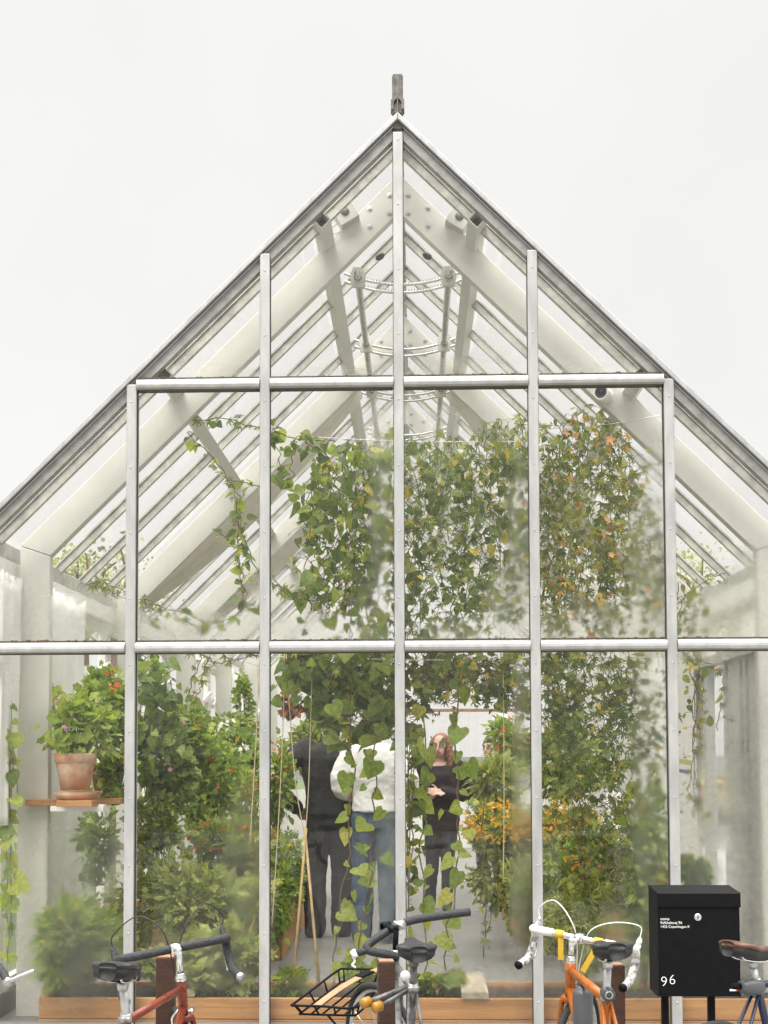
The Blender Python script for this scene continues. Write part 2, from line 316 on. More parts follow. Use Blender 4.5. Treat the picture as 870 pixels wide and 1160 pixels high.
# rafter portals
RO, RI = 5.084, 5.084-.238
raf = [.455+2.384*j for j in range(6)]
for j, y in enumerate(raf):
    for sgn in (-1, 1):
        q = MB(); po, pin = 2.27, 2.09
        pts = [(0.002*sgn, RO), (sgn*po, RO-SL*po), (sgn*pin, RI-SL*pin), (0.002*sgn, RI)]
        q.prism(pts, y-.035, y+.035); r = q.build('rafter', WPAINT, GH, bev=.004)
        q = MB(); q.prism([(sgn*po, .05), (sgn*pin, .05), (sgn*pin, RI-SL*pin-.003), (sgn*po, RO-SL*po-.003)], y-.034, y+.034); q.build('post', WPAINT, GH, bev=.004)
        if j < 3:
            for (bx, bz) in ((.055, 4.95), (.055, 4.84), (.175, 4.87), (.175, 4.76)):
                q = MB(); q.lathe([(.0001, -.012), (.008, -.012), (.0085, -.004), (.017, -.003), (.018, 0)], (sgn*bx, y-.035, bz), 10, Zto((0, 1, 0)))
                q.build('bolt', STEEL, r)
# purlins: square tubes with open ends
for X in (-1.345, -.44, .45, 1.375):
    q = MB(); s_ = math.copysign(1, X); zc = roof(X)-.085; nx, nz = s_*SL/nrm, 1/nrm
    tx, tz = nz, -nx
    def ring(y, h, b): return [(X+tx*a*h+nx*c*b, y, zc+tz*a*h+nz*c*b) for a, c in ((-1, -1), (1, -1), (1, 1), (-1, 1))]
    vs = ring(.075, .038, .04)+ring(YB, .038, .04)+ring(.075, .032, .034)+ring(.24, .032, .034)
    fs = [(i, (i+1) % 4, 4+(i+1) % 4, 4+i) for i in range(4)]+[(i, 8+i, 8+(i+1) % 4, (i+1) % 4) for i in range(4)]+[(8+i, 12+i, 12+(i+1) % 4, 8+(i+1) % 4) for i in range(4)]
    q.add(vs, fs); pu = q.build('purlin', WPAINT, GH)
    q = MB(); q.add(ring(.20, .0315, .0335), [(0, 1, 2, 3)]); q.build('shade_sheet', INSHADE, pu)  # near-black sheet inside the tube mouth, painting in the shade of its interior
# ridge vent gear: shafts, brackets, curved toothed racks
for X in (-.255, .30):
    q = MB(); q.tube([(X, .5, 4.51), (X, 12.6, 4.51)], .021, 10); q.build('vent_shaft', STEEL, GH, True)
    for y in (.60, 1.82, 2.95, 4.2, 5.4):
        q = MB(); q.prism([(X-.04, 4.46), (X+.04, 4.46), (X+.05, 4.53), (X+.02, 4.585), (X-.03, 4.585), (X-.05, 4.53)], y-.012, y+.012)
        q.lathe([(.0001, -.04), (.027, -.04), (.027, .03), (.0001, .03)], (X, y, 4.51), 12, Zto((0, 1, 0)))
        b = q.build('shaft_bracket', WPAINT, GH, bev=.003)
        q = MB(); q.lathe([(.0001, -.045), (.024, -.045), (.024, -.04)], (X, y, 4.51), 12, Zto((0, 1, 0))); q.build('bearing', mat('dark_steel', (.08, .08, .08), .4, .6), b)
for y in (.64, 1.86, 3.0, 4.25, 5.45):
    for dy, dz in ((0, 0), (.04, -.035)):
        q = MB(); n = 40; ring = []
        for i in range(n+1):
            t = -1+2*i/n; ring.append((.02+.36*t, y+dy, 4.49+dz+.075*t*t))
        q.tube(ring, .009, 6)
        for i in range(2, n-2):
            x, yy, z = ring[i]; q.box((x-.003, yy-.008, z+.007), (x+.003, yy+.008, z+.016))
        q.build('vent_rack', STEEL, GH)
for X, s_ in ((-.32, -1), (.36, 1)):
    q = MB(); zc = RO-SL*abs(X)+.055; T = rotM((0, 1, 0), s_*.55)
    vs = [np.array([X, .40, zc])+T@np.array([a*.062, b, c*.062]) for b in (-.05, .06) for a, c in ((-1, -1), (1, -1), (1, 1), (-1, 1))]
    q.add(vs, [(3, 2, 1, 0), (4, 5, 6, 7), (0, 1, 5, 4), (1, 2, 6, 5), (2, 3, 7, 6), (3, 0, 4, 7)])
    b = q.build('junction_box', mat('grey_plastic', (.50, .50, .45), .5), GH, bev=.003)
    q = MB(); q.lathe([(.0001, -.008), (.022, -.008), (.026, 0)], (X, .349, zc), 16, Zto((0, 1, 0))); d = q.build('dial', mat('grey_plastic_mid', (.13, .13, .12), .5), b, True)
    q = MB(); q.tube(smooth_path([(X+s_*.05, .40, zc-.05), (X+s_*.09, .39, zc-.09), (X+s_*.06, .38, zc-.12), (X+s_*.02, .40, zc-.09)]), .005, 6); q.build('cable', WPAINT, b)
for X, Z in ((-.12, 4.66), (.17, 4.66)):
    q = MB(); q.ball((X, .62, Z), .036, 8, (.9, .5, .6), rotM((0, 1, 0), .6*(-1 if X < 0 else 1))); q.build('lamp_head', mat('dark_steel', (.08, .08, .08), .4, .6), GH, True)
# side walls
for sgn in (-1, 1):
    xo = sgn*2.38
    q = MB(); q.beam((xo*.985, .06, 2.80), (xo*.985, YB, 2.80), .07, .09); q.build('eave_beam', ALU2, GH, bev=.004)
    q = MB(); q.beam((xo*.975, .06, 2.685), (xo*.975, YB, 2.685), .05, .12); q.build('window_head', WWOOD, GH, bev=.004)
    q = MB(); q.box((xo-.04, .06, .0), (xo+.04, YB, .2)); q.build('side_plinth', CONC, GH)
    edges = [.06]+[r for r in raf]+[YB]
    for i in range(len(edges)-1):
        a, b = edges[i], edges[i+1]; nseg = 1 if b-a < 1 else 3
        for k in range(nseg):
            y0 = a+(b-a)*k/nseg; y1 = a+(b-a)*(k+1)/nseg
            if y1-y0 < .2: continue
            q = MB()
            for yy in (y0+.05, y1-.05): q.box((xo-.03, yy-.035, .2), (xo+.03, yy+.035, 2.62))
            for zz in (.24, 2.22, 2.59): q.box((xo-.026, y0+.085, zz-.035), (xo+.026, y1-.085, zz+.035))
            wn = q.build('window', WWOOD, GH, bev=.004)
            q = MB(); q.add([(xo, y0+.08, .25), (xo, y1-.08, .25), (xo, y1-.08, 2.59), (xo, y0+.08, 2.59)], [(0, 1, 2, 3)]); q.build('pane', SIDEG, wn)
            if sgn < 0 and k % 2 == 0 and nseg == 3:
                q = MB(); q.beam((xo+.055, y0+.06, 2.15), (xo+.055, y1-.06, 2.30), .03, .05); q.build('stay_bar', WWOOD, wn)
# grey sliding door leaf on the right hand wall
dr = thing('sliding_door', 'tall grey sliding door standing at the right hand side wall behind fogged glass', 'door', (2.30, 1.45, .1))
GREYD = mat('grey_door_paint', (.42, .43, .41), .5, 0, .1, 6)
q = MB((2.30, 1.45, .1)); q.box((2.285, .97, .1), (2.315, 1.93, 2.24)); q.build('leaf', GREYD, dr)
for y0 in (.97, 1.36, 1.50, 1.89):
    q = MB((2.30, 1.45, .1)); q.box((2.262, y0, .1), (2.284, y0+.04, 2.24)); q.build('stile', mat('grey_door_trim', (.34, .35, .33), .5), dr, bev=.003)
q = MB((2.30, 1.45, .1)); q.box((2.25, .9, 2.243), (2.33, 3.3, 2.31)); q.build('track', ALU2, dr)
for y0 in (2.45, 2.92):
    q = MB((2.30, 1.45, .1)); q.box((2.26, y0, .1), (2.33, y0+.07, 2.242)); q.build('jamb', GREYD, dr, bev=.003)
# back gable
for k in range(-3, 4):
    x = k*.75 if abs(k) < 3 else math.copysign(2.39, k)
    q = MB(); q.box((x-.03, YB-.03, 0), (x+.03, YB+.03, roof(x)-.03)); q.build('mullion', WWOOD, GH)
q = MB(); q.box((-2.36, YB-.06, 2.24), (2.36, YB-.032, 2.29)); q.build('back_rail', mat('orange_wood', (.36, .21, .11), .6, 0, .3, 6), GH)
for z in (1.35, 3.3):
    hw = 2.36 if z < 2 else (ZR-z)/SL
    q = MB(); q.box((-hw, YB-.028, z-.04), (hw, YB+.028, z+.04)); q.build('transom', WWOOD, GH)
q = MB(); q.prism([(-2.38, 0), (2.38, 0), (2.38, roof(2.38)), (0, ZR), (-2.38, roof(2.38))], YB+.032, YB+.036); q.build('back_glass', SIDEG, GH)
for s_ in (-1, 1):
    q = MB(); q.prism([(0, ZR-.07), (0, ZR), (s_*EX, roof(EX)), (s_*EX, roof(EX)-.07)], YB, YB+.04); q.build('verge_bar', ALU2, GH)
q = MB(); q.box((-2.3, YB-.12, .07), (2.3, YB-.08, 1.0)); q.build('dado_panel', WWOOD, GH)
# ---- front gable panes with condensation patches where the photo shows them
_lat = rng.random((64, 64))
def vnoise(x, z):
    x = np.asarray(x); z = np.asarray(z); i = np.floor(x).astype(int); k = np.floor(z).astype(int); fx = x-i; fz = z-k
    fx = fx*fx*(3-2*fx); fz = fz*fz*(3-2*fz); g = lambda a, b: _lat[a % 64, b % 64]
    return g(i, k)*(1-fx)*(1-fz)+g(i+1, k)*fx*(1-fz)+g(i, k+1)*(1-fx)*fz+g(i+1, k+1)*fx*fz
FOG = [ # centre px, radii px, strength
 (85, 1075, 75, 75, 1.0), (60, 985, 50, 60, .5), (110, 985, 45, 70, .45), (15, 900, 18, 300, .25), (275, 1010, 26, 140, .55), (225, 1090, 70, 45, .55),
 (225, 712, 90, 26, .85), (290, 690, 24, 40, .5), (70, 700, 110, 34, .55), (20, 690, 40, 60, .4),
 (431, 610, 16, 120, .85), (375, 716, 85, 24, .8), (425, 690, 28, 50, .7), (334, 715, 30, 20, .5), (430, 500, 18, 60, .5),
 (588, 620, 17, 120, .85), (540, 716, 80, 22, .75), (575, 690, 30, 50, .8), (500, 480, 50, 26, .25),
 (735, 630, 30, 130, .95), (700, 706, 70, 34, .95), (640, 712, 40, 22, .75), (745, 540, 16, 60, .7),
 (830, 700, 66, 42, 1.1), (858, 655, 30, 50, .6), (790, 715, 40, 20, .6),
 (436, 1000, 15, 90, .75), (385, 1115, 70, 18, .4), (590, 950, 14, 190, .8), (545, 1110, 60, 28, .55), (590, 780, 12, 60, .4),
 (738, 900, 26, 190, 1.0), (700, 1080, 60, 60, .7), (735, 770, 22, 50, .7), (640, 1110, 60, 26, .5),
 (830, 980, 70, 160, .9), (850, 830, 40, 130, .6), (800, 745, 60, 12, .5),
 (390, 425, 90, 12, .4), (520, 420, 80, 20, .45), (660, 424, 70, 14, .35), (240, 424, 70, 12, .4), (560, 395, 40, 34, .3)]
FB = [(*P(a, b, 0)[[0, 2]], rx/S(0), ry/S(0), s) for a, b, rx, ry, s in FOG]
def fog_at(x, z):
    f = np.zeros_like(x); nx = .25*(vnoise(x*6+9, z*6)-.5)+.16*(vnoise(x*17, z*17+5)-.5); nz_ = .25*(vnoise(x*6+31, z*6+7)-.5)
    for cx, cz, rx, rz, s in FB:
        d = np.sqrt(((x-cx)/rx+nx*1.4)**2+((z-cz)/rz+nz_)**2); t = np.clip((1.15-d)/.65, 0, 1); f = np.maximum(f, s*t*t*(3-2*t))
    return f
cols = [(-2.36, -1.5), (-1.5, -.75), (-.75, 0), (0, .75), (.75, 1.5), (1.5, 2.36)]
for a, b in cols:
    for z0, z1 in ((Z0, Z1), (Z1, Z2), (Z2, 9)):
        if z0 == Z2 and max(abs(a), abs(b)) > 1.6: continue
        nx, nzr = 24, 48 if z1 < 9 else 36
        xs = np.linspace(a+.012, b-.012, nx+1); vs = []; 
        for x in xs:
            zt = min(z1, roof(x)-.01)
            for k in range(nzr+1): vs.append((x, -.004, z0+(zt-z0)*k/nzr))
        fs = [(i*(nzr+1)+k, (i+1)*(nzr+1)+k, (i+1)*(nzr+1)+k+1, i*(nzr+1)+k+1) for i in range(nx) for k in range(nzr)]
        me = bpy.data.meshes.new('glass_pane'); me.from_pydata(vs, [], fs); me.update()
        va = np.array(vs); at = me.attributes.new('fog', 'FLOAT', 'POINT'); at.data.foreach_set('value', fog_at(va[:, 0], va[:, 2]).astype(np.float32))
        link('glass_pane', me, GLASS, GH)
# ================================================================== leaves
def tmpl(mid, sides):
    """mid: midrib points (y, z); sides: half outline (x, y, z) between first and last midrib point"""
    v = [(0, y, z) for y, z in mid]; nm = len(mid); f = []
    ns = len(sides)
    for s in (-1, 1):
        o = len(v); v += [(s*x, y, z) for x, y, z in sides]
        chain = [0]+[o+i for i in range(ns)]+[nm-1]
        # strip between chain and midrib
        i = j = 0
        while i < len(chain)-1 or j < nm-1:
            if i < len(chain)-1 and (j >= nm-1 or v[chain[i+1]][1] <= v[min(j+1, nm-1)][1]+1e-6):
                t = (chain[i], chain[i+1], j); i += 1
            else:
                t = (chain[i], j+1, j); j += 1
            if len(set(t)) == 3: f.append(t if s > 0 else t[::-1])
    return np.array(v, float), np.array(f, int)
def ovate(wd=.3, fold=.25, curl=.18):
    mid = [(0, 0), (.33, .0), (.66, -curl*.35), (1, -curl)]
    sd = [(wd*.75, .14, fold*wd*.6), (wd, .36, fold*wd), (wd*.75, .66, fold*wd*.6-curl*.35)]
    return tmpl(mid, sd)
def heart(wd=.42, fold=.18, curl=.2):
    mid = [(.06, 0), (.4, 0.02), (.7, -curl*.4), (1.05, -curl)]
    sd = [(wd*.45, -.08, .03), (wd*.88, .02, fold*wd), (wd*1.02, .24, fold*wd), (wd*.85, .5, fold*wd*.6), (wd*.42, .80, -curl*.4)]
    return tmpl(mid, sd)
def merge(parts):
    v = []; f = []; n = 0
    for a, b in parts: v.append(a); f.append(b+n); n += len(a)
    return np.concatenate(v), np.concatenate(f)
def lance(wd=.12, curl=.2):
    return tmpl([(0, 0), (.5, .02), (1, -curl)], [(wd, .3, .04), (wd*.85, .62, .02)])
def palmate(n=5, wd=.12, spread=1.35):
    ps = []
    for k in range(n):
        a = (k/(n-1)-.5)*2*spread; s = 1-.28*abs(k/(n-1)-.5)*2
        v, f = lance(wd, .22); v = v*s; c, d = math.cos(a), math.sin(a)
        v = np.stack([v[:, 0]*c+v[:, 1]*d, -v[:, 0]*d+v[:, 1]*c, v[:, 2]], 1); ps.append((v, f))
    return merge(ps)
def scallop(lobes=5, cup=.16):
    v = [(0, .12, 0)]; n = lobes*4
    for k in range(n+1):
        a = (k/n-.5)*2*2.75; r = .5*(1+.16*math.cos(k/4*2*pi+pi)+.04*math.cos(k*pi))
        v.append((math.sin(a)*r, .14+math.cos(a)*r, cup*(.5+.5*math.cos(k/4*2*pi))*r+.1*r))
    f = [(0, k+1, k+2) for k in range(n)]
    return np.array(v, float), np.array(f)[:, ::-1].copy()
def sprig(n=7):
    ps = []
    for k in range(n):
        t = k//2/(n/2); sd = -1 if k % 2 else 1; v, f = ovate(.22, .2, .1); v = v*(.5-.12*t); a = sd*(1.0-.3*t) if k < n-1 else 0
        c, d = math.cos(a), math.sin(a); v = np.stack([v[:, 0]*c+v[:, 1]*d, -v[:, 0]*d+v[:, 1]*c+t*.7, v[:, 2]], 1); ps.append((v, f))
    return merge(ps)
def flower5(n=5):
    ps = []
    for k in range(n):
        v, f = ovate(.34, .1, -.25); v = v*.5; a = 2*pi*k/n; c, d = math.cos(a), math.sin(a)
        ps.append((np.stack([v[:, 0]*c+v[:, 1]*d, -v[:, 0]*d+v[:, 1]*c, v[:, 2]], 1), f))
    return merge(ps)
T = {'bean': (heart(.47, .1, .12)[0]*[1, .92, 1], heart(.47)[1]), 'heart': (heart(.46, .22, .25)[0]*.85, heart(.46, .22, .25)[1]), 'ovate': ovate(), 'lance': lance(.13), 'palm': (palmate()[0]*.60, palmate()[1]), 'palm3': (palmate(3, .24, .95)[0]*.7, palmate(3, .24, .95)[1]), 'geran': scallop(), 'sprig': sprig(), 'flower': flower5(), 'tiny': ovate(.36, .2, .1)}
def unit(a): return a/(np.linalg.norm(a, axis=-1, keepdims=True)+1e-9)
class Leaves:
    def __init__(s, org): s.V = []; s.F = []; s.A = []; s.n = 0; s.o = np.array(org, float)
    def add(s, t, pos, dr, nr, size, var):
        v, f = T[t]; N_ = len(pos)
        if N_ == 0: return
        y = unit(dr); x = unit(np.cross(y, nr)); z = np.cross(x, y)
        size = np.asarray(size)[:, None, None]
        wob = 1+.22*rng.standard_normal((N_, 1, 1)).clip(-1.5, 1.5)
        X = pos[:, None, :]+size*(v[None, :, 0, None]*x[:, None, :]*wob+v[None, :, 1, None]*y[:, None, :]+v[None, :, 2, None]*z[:, None, :]*(1+.5*rng.standard_normal((N_, 1, 1))))
        s.V.append((X-s.o).reshape(-1, 3)); s.F.append((f[None]+(np.arange(N_)*len(v))[:, None, None]+s.n).reshape(-1, 3))
        s.A.append(np.repeat(np.asarray(var), len(f))); s.n += N_*len(v)
    def build(s, name, m, parent):
        if not s.V: return
        V = np.concatenate(s.V).astype(np.float32); F = np.concatenate(s.F).astype(np.int32); A = np.concatenate(s.A).astype(np.float32)
        me = bpy.data.meshes.new(name); me.vertices.add(len(V)); me.vertices.foreach_set('co', V.ravel())
        me.loops.add(F.size); me.loops.foreach_set('vertex_index', F.ravel()); me.polygons.add(len(F))
        me.polygons.foreach_set('loop_start', np.arange(0, F.size, 3, dtype=np.int32)); me.update(calc_edges=True)
        at = me.attributes.new('var', 'FLOAT', 'FACE'); at.data.foreach_set('value', A)
        return link(name, me, m, parent, True)
R = rng.standard_normal
def rvar(n, lo=0, hi=.93, odd=.04):
    v = rng.uniform(lo, hi, n); k = rng.random(n) < odd; v[k] = rng.uniform(.93, 1, k.sum()); return v
# ------------------------------------------------------------------ climbing strands
def strand(pts, jit=.02, step=.03):
    """pts world -> wiggly polyline"""
    p = np.array(smooth_path(pts, 10)); p[1:-1] += R((len(p)-2, 3))*jit*np.array([1, .6, .5]); return p
def resample(p, step):
    d = np.r_[0, np.cumsum(np.linalg.norm(np.diff(p, axis=0), axis=1))]; s = np.arange(0, d[-1], step)
    return np.stack([np.interp(s, d, p[:, i]) for i in range(3)], 1)
def vine(name, label, cat, strands, leaf, mtl, size, gap, spread=.05, stem=None, stem_r=.003, odd=.04, flowers=None, group=None, lo=0, hi=.93, hang=.65, mix=None, stem_every=1):
    size *= .88; base = np.array(strands[0][-1], float); t = thing(name, label, cat, tuple(base), group)
    lv = Leaves(base); sm = MB(base); fl = Leaves(base)
    for si, pts in enumerate(strands):
        p = strand(pts, spread*.35)
        if si % stem_every == 0: sm.tube(p[::2] if len(p) > 8 else p, stem_r, 5)
        q = resample(p, gap*rng.uniform(.8, 1.25)); n = len(q)
        if n == 0: continue
        off = R((n, 3))*np.array([spread, spread*.7, spread*.5])
        pos = q+off
        dr = np.stack([R(n)*.75, R(n)*.45-.12, -hang+R(n)*.4], 1)
        nr = np.stack([R(n)*.55, -.75+R(n)*.45, .55+R(n)*.35], 1)
        sz = size*rng.uniform(.42, 1.35, n)
        va = rvar(n, lo, hi, odd)
        if mix:
            k = rng.random(n) < mix[1]; lv.add(mix[0], pos[k], dr[k], nr[k], sz[k]*mix[2], va[k]); k = ~k
            lv.add(leaf, pos[k], dr[k], nr[k], sz[k], va[k])
        else: lv.add(leaf, pos, dr, nr, sz, va)
        for a, b in zip(q[::2], pos[::2]):
            if np.linalg.norm(b-a) > .015: sm.tube([a, (a+b)/2+[0, 0, .01], b], .0014, 3, False)
        if flowers and rng.random() < flowers[2]:
            k = rng.integers(0, n, max(1, int(n*flowers[1]))); fp = q[k]+R((len(k), 3))*spread*.8+[0, -.03, 0]
            fl.add('flower', fp, np.stack([R(len(k)), R(len(k))*.3, R(len(k))], 1), np.stack([R(len(k))*.5, -np.ones(len(k)), R(len(k))*.5], 1), np.full(len(k), flowers[3])*rng.uniform(.6, 1.2, len(k)), rng.random(len(k)))
    lv.build('foliage', LM[mtl], t); sm.build('stem', stem or STEM, t, True)
    if flowers: fl.build('flowers', PM[flowers[0]], t)
    return t
def area_strands(xa, xb, top, bot, n, Y0, Y1, sway=.05):
    """n hanging strands between pixel columns xa..xb; top/bot give pixel rows as functions of x"""
    out = []
    for i in range(n):
        x = xa+(xb-xa)*(i+rng.random())/n; Y = rng.uniform(Y0, Y1); a0 = top(x); a = a0+rng.uniform(-8, 16); b = a0+(bot(x)-a0)*rng.uniform(.76, 1.05)
        if b < a+20: b = a+20
        k = 5; xs = x; pts = []
        for j in range(k+1):
            pts.append(P(xs, a+(b-a)*j/k, Y)); xs += R()*4.5; Y += R()*sway*.35
        out.append(pts)
    return out
def pl(*kn):
    xs = [k[0] for k in kn]; ys = [k[1] for k in kn]; return lambda x: float(np.interp(x, xs, ys))
# heart-leaved curtain, left of the middle mullion
vine('climbing_vine', 'broad-leaved climber hanging from the roof just left of the middle mullion', 'vine',
     area_strands(345, 450, pl((345, 560), (365, 520), (395, 500), (450, 498)), pl((345, 705), (370, 705), (400, 735), (450, 742)), 19, .22, .55),
     'heart', 'heart', .10, .062, .05, odd=.03, mix=('palm', .5, 1.0))
vine('climbing_vine', 'big grey-green leaves on a thin twig left of the middle mullion', 'vine',
     [[P(308, 486, .3), P(330, 495, .3), P(352, 503, .3), P(372, 530, .32), P(378, 560, .34)], [P(312, 492, .3), P(315, 520, .3), P(322, 545, .3)], [P(336, 500, .3), P(330, 530, .32), P(328, 550, .3)], [P(380, 500, .3), P(352, 497, .3), P(340, 490, .3)], [P(360, 545, .35), P(352, 590, .35), P(356, 632, .35)]],
     'heart', 'heart', .085, .05, .035, hang=.4, odd=0)
vine('climbing_vine', 'small bushy drip of palmate leaves low in the pane left of the middle mullion', 'vine',
     [[P(372+8*i, 640+6*abs(i-2), .3+.03*i), P(368+8*i, 672, .3), P(362+9*i, 706-4*i, .3)] for i in range(5)]+[[P(308, 660, .3), P(325, 668, .3), P(342, 680, .3)], [P(310, 656, .3), P(330, 676, .32), P(360, 680, .3)]],
     'palm', 'passion', .08, .045, .03, odd=.03)
# centre curtain
vine('climbing_vine', 'dense green passion vine curtain filling the tall pane right of the middle mullion', 'vine',
     area_strands(458, 602, pl((458, 515), (480, 500), (540, 498), (560, 478), (585, 480), (602, 470)), pl((458, 735), (520, 728), (560, 722), (580, 700), (602, 670)), 40, .2, .7),
     'palm', 'passion', .088, .048, .05, odd=.03, stem=GSTEM, stem_every=2, mix=('heart', .24, .95))
vine('climbing_vine', 'loose vine sprays under the lower transom above the auburn-haired person', 'vine',
     area_strands(456, 600, pl((456, 738), (600, 735)), pl((456, 850), (480, 810), (520, 790), (560, 800), (600, 830)), 24, .25, .8),
     'palm', 'passion', .085, .06, .06, odd=.06, mix=('heart', .3, 1.0))
vine('climbing_vine', 'leafy vine mass just under the lower transom over the two people seen from behind', 'vine',
     area_strands(330, 448, pl((330, 745), (350, 738), (448, 736)), pl((330, 765), (350, 790), (380, 845), (448, 835)), 24, .25, .6),
     'heart', 'heart', .105, .06, .05, odd=.02, mix=('palm', .3, .9))
# right hand curtain with dried orange flowers
vine('climbing_vine', 'thick passion vine with dried orange flowers hanging below the white security camera', 'vine',
     area_strands(612, 722, pl((612, 505), (640, 478), (665, 458), (690, 468), (708, 500), (722, 540)), pl((612, 736), (700, 736), (722, 690)), 38, .18, .6),
     'palm', 'orange', .085, .044, .045, odd=.02, stem=GSTEM, stem_every=2, mix=('ovate', .25, .7), flowers=('dry', .05, .7, .055))
vine('climbing_vine', 'passion vine column with pale buds below the lower transom, left of the black mailbox', 'vine',
     area_strands(618, 728, pl((618, 735), (728, 735)), pl((618, 800), (645, 900), (665, 935), (700, 930), (728, 860)), 32, .2, .6),
     'palm', 'passion', .088, .048, .05, odd=.03, stem=GSTEM, stem_every=2, mix=('ovate', .2, .8), flowers=('white', .03, .5, .05))
vine('climbing_vine', 'thin lower trails of yellowing vine above the orange bicycle', 'vine',
     area_strands(630, 722, pl((630, 900), (722, 890)), pl((630, 1010), (722, 1040)), 14, .3, .7),
     'palm', 'orange', .075, .075, .05, odd=.06, mix=('ovate', .4, .8))
vine('climbing_vine', 'soft grey-green vine behind the fogged strip of glass right of the orange-flowered vine', 'vine',
     area_strands(724, 752, pl((724, 560), (752, 590)), pl((724, 740), (752, 720)), 6, .35, .7), 'palm', 'passion', .085, .075, .05)
vine('climbing_vine', 'narrow vine on a cane right of the rightmost mullion, above the mailbox', 'vine',
     area_strands(766, 786, pl((766, 665), (786, 690)), pl((766, 985), (786, 960)), 5, .3, .5)
     + [[P(768, 690, .4), P(785, 668, .4), P(806, 655, .4), P(822, 650, .45)], [P(780, 745, .4), P(805, 752, .4), P(817, 765, .4), P(822, 790, .4), P(813, 828, .4)], [P(790, 672, .4), P(796, 690, .4), P(800, 700, .4)]],
     'palm', 'passion', .085, .06, .035, odd=.04, mix=('ovate', .3, .8))
# thin arching vine on the left
vine('climbing_vine', 'thin vine dangling from a roof purlin and arching left of the broad-leaved climber', 'vine',
     [[P(212, 490, .5), P(240, 520, .5), P(258, 545, .45), P(272, 570, .45), P(268, 620, .42), P(275, 660, .42), P(272, 692, .4)],
      [P(262, 545, .45), P(290, 550, .45), P(300, 552, .45)], [P(268, 590, .42), P(283, 625, .42), P(292, 650, .42)], [P(222, 478, .5), P(255, 474, .5), P(278, 482, .5), P(300, 484, .5)], [P(246, 602, .45), P(258, 612, .45), P(266, 622, .45)],
      [P(162, 676, .4), P(185, 690, .4), P(205, 692, .4), P(235, 705, .4), P(262, 700, .4), P(290, 680, .38)], [P(164, 680, .4), P(172, 705, .4), P(180, 712, .42)], [P(198, 692, .4), P(222, 710, .4), P(250, 705, .4)], [P(270, 640, .4), P(278, 680, .4), P(284, 690, .4)], [P(265, 560, .4), P(270, 600, .4), P(272, 640, .4)]],
     'palm', 'heart', .088, .030, .022, hang=.3, odd=.02, mix=('tiny', .45, .8))
vine('climbing_vine', 'sprigs of passion vine along the eave at the top of the white left hand post', 'vine',
     [[P(98, 662, .8), P(115, 660, .8), P(130, 665, .8), P(146, 672, .8)], [P(108, 655, .8), P(120, 666, .8), P(128, 672, .8)]], 'palm', 'passion', .11, .05, .02)
vine('climbing_vine', 'vine sprays dangling below the lower transom in front of the white windows on the left', 'vine',
     [[P(225, 740, .5), P(245, 752, .5), P(262, 748, .5), P(290, 742, .5)], [P(238, 742, .5), P(230, 765, .5), P(228, 780, .5), P(216, 800, .5)], [P(255, 742, .5), P(262, 752, .5)], [P(280, 738, .5), P(292, 744, .5), P(298, 752, .5)], [P(228, 738, .5), P(222, 762, .5), P(214, 785, .5)]],
     'palm', 'passion', .11, .07, .02, odd=.0, lo=.2)
# bean strands with round pale leaves
beans = [([(385, 800), (397, 830), (398, 940), (392, 1000), (380, 1073), (376, 1118)], .20, 'reddish-stemmed climber with round pale leaves crossing the white shirt on its left side'),
         ([(423, 800), (424, 860), (423, 916), (417, 1005), (408, 1068), (404, 1118)], .26, 'reddish-stemmed climber with round pale leaves crossing the middle of the white shirt'),
         ([(480, 805), (481, 880), (478, 967), (480, 1040), (482, 1118)], .28, 'green-stemmed climber just right of the middle mullion, beside the auburn-haired person'),
         ([(518, 780), (517, 880), (517, 967), (507, 1068), (510, 1124)], .22, 'reddish-stemmed climber with big round leaves passing in front of the auburn-haired person')]
for pts, Y, lab in beans:
    pw = [P(a, b, Y+.015*i) for i, (a, b) in enumerate(pts)]
    vine('bean_vine', lab, 'vine', [pw], 'bean', 'bean', .112, .085, .034, odd=0, lo=.35, stem=GSTEM if 'green' in lab else STEM, stem_r=.0045, group='single climbers rising from the front planter', hang=.85)
vine('bean_vine', 'thin trailing stem with small palmate leaves over the pale floor, right of the auburn-haired person', 'vine', [[P(547, 873, .5), P(548, 960, .5), P(549, 1030, .5), P(548, 1085, .5)], [P(560, 1030, .5), P(553, 1050, .5), P(548, 1070, .5)]], 'palm', 'passion', .075, .085, .02, group='single climbers rising from the front planter')
vine('bean_vine', 'leafy climber hugging the middle mullion above the black bicycle', 'vine', [[P(459+3*i, 800+20*i, .25), P(462+2*i, 900, .25), P(463, 1000+10*i, .25)] for i in range(4)], 'heart', 'passion', .085, .055, .035, mix=('palm3', .4, .9), group='single climbers rising from the front planter')
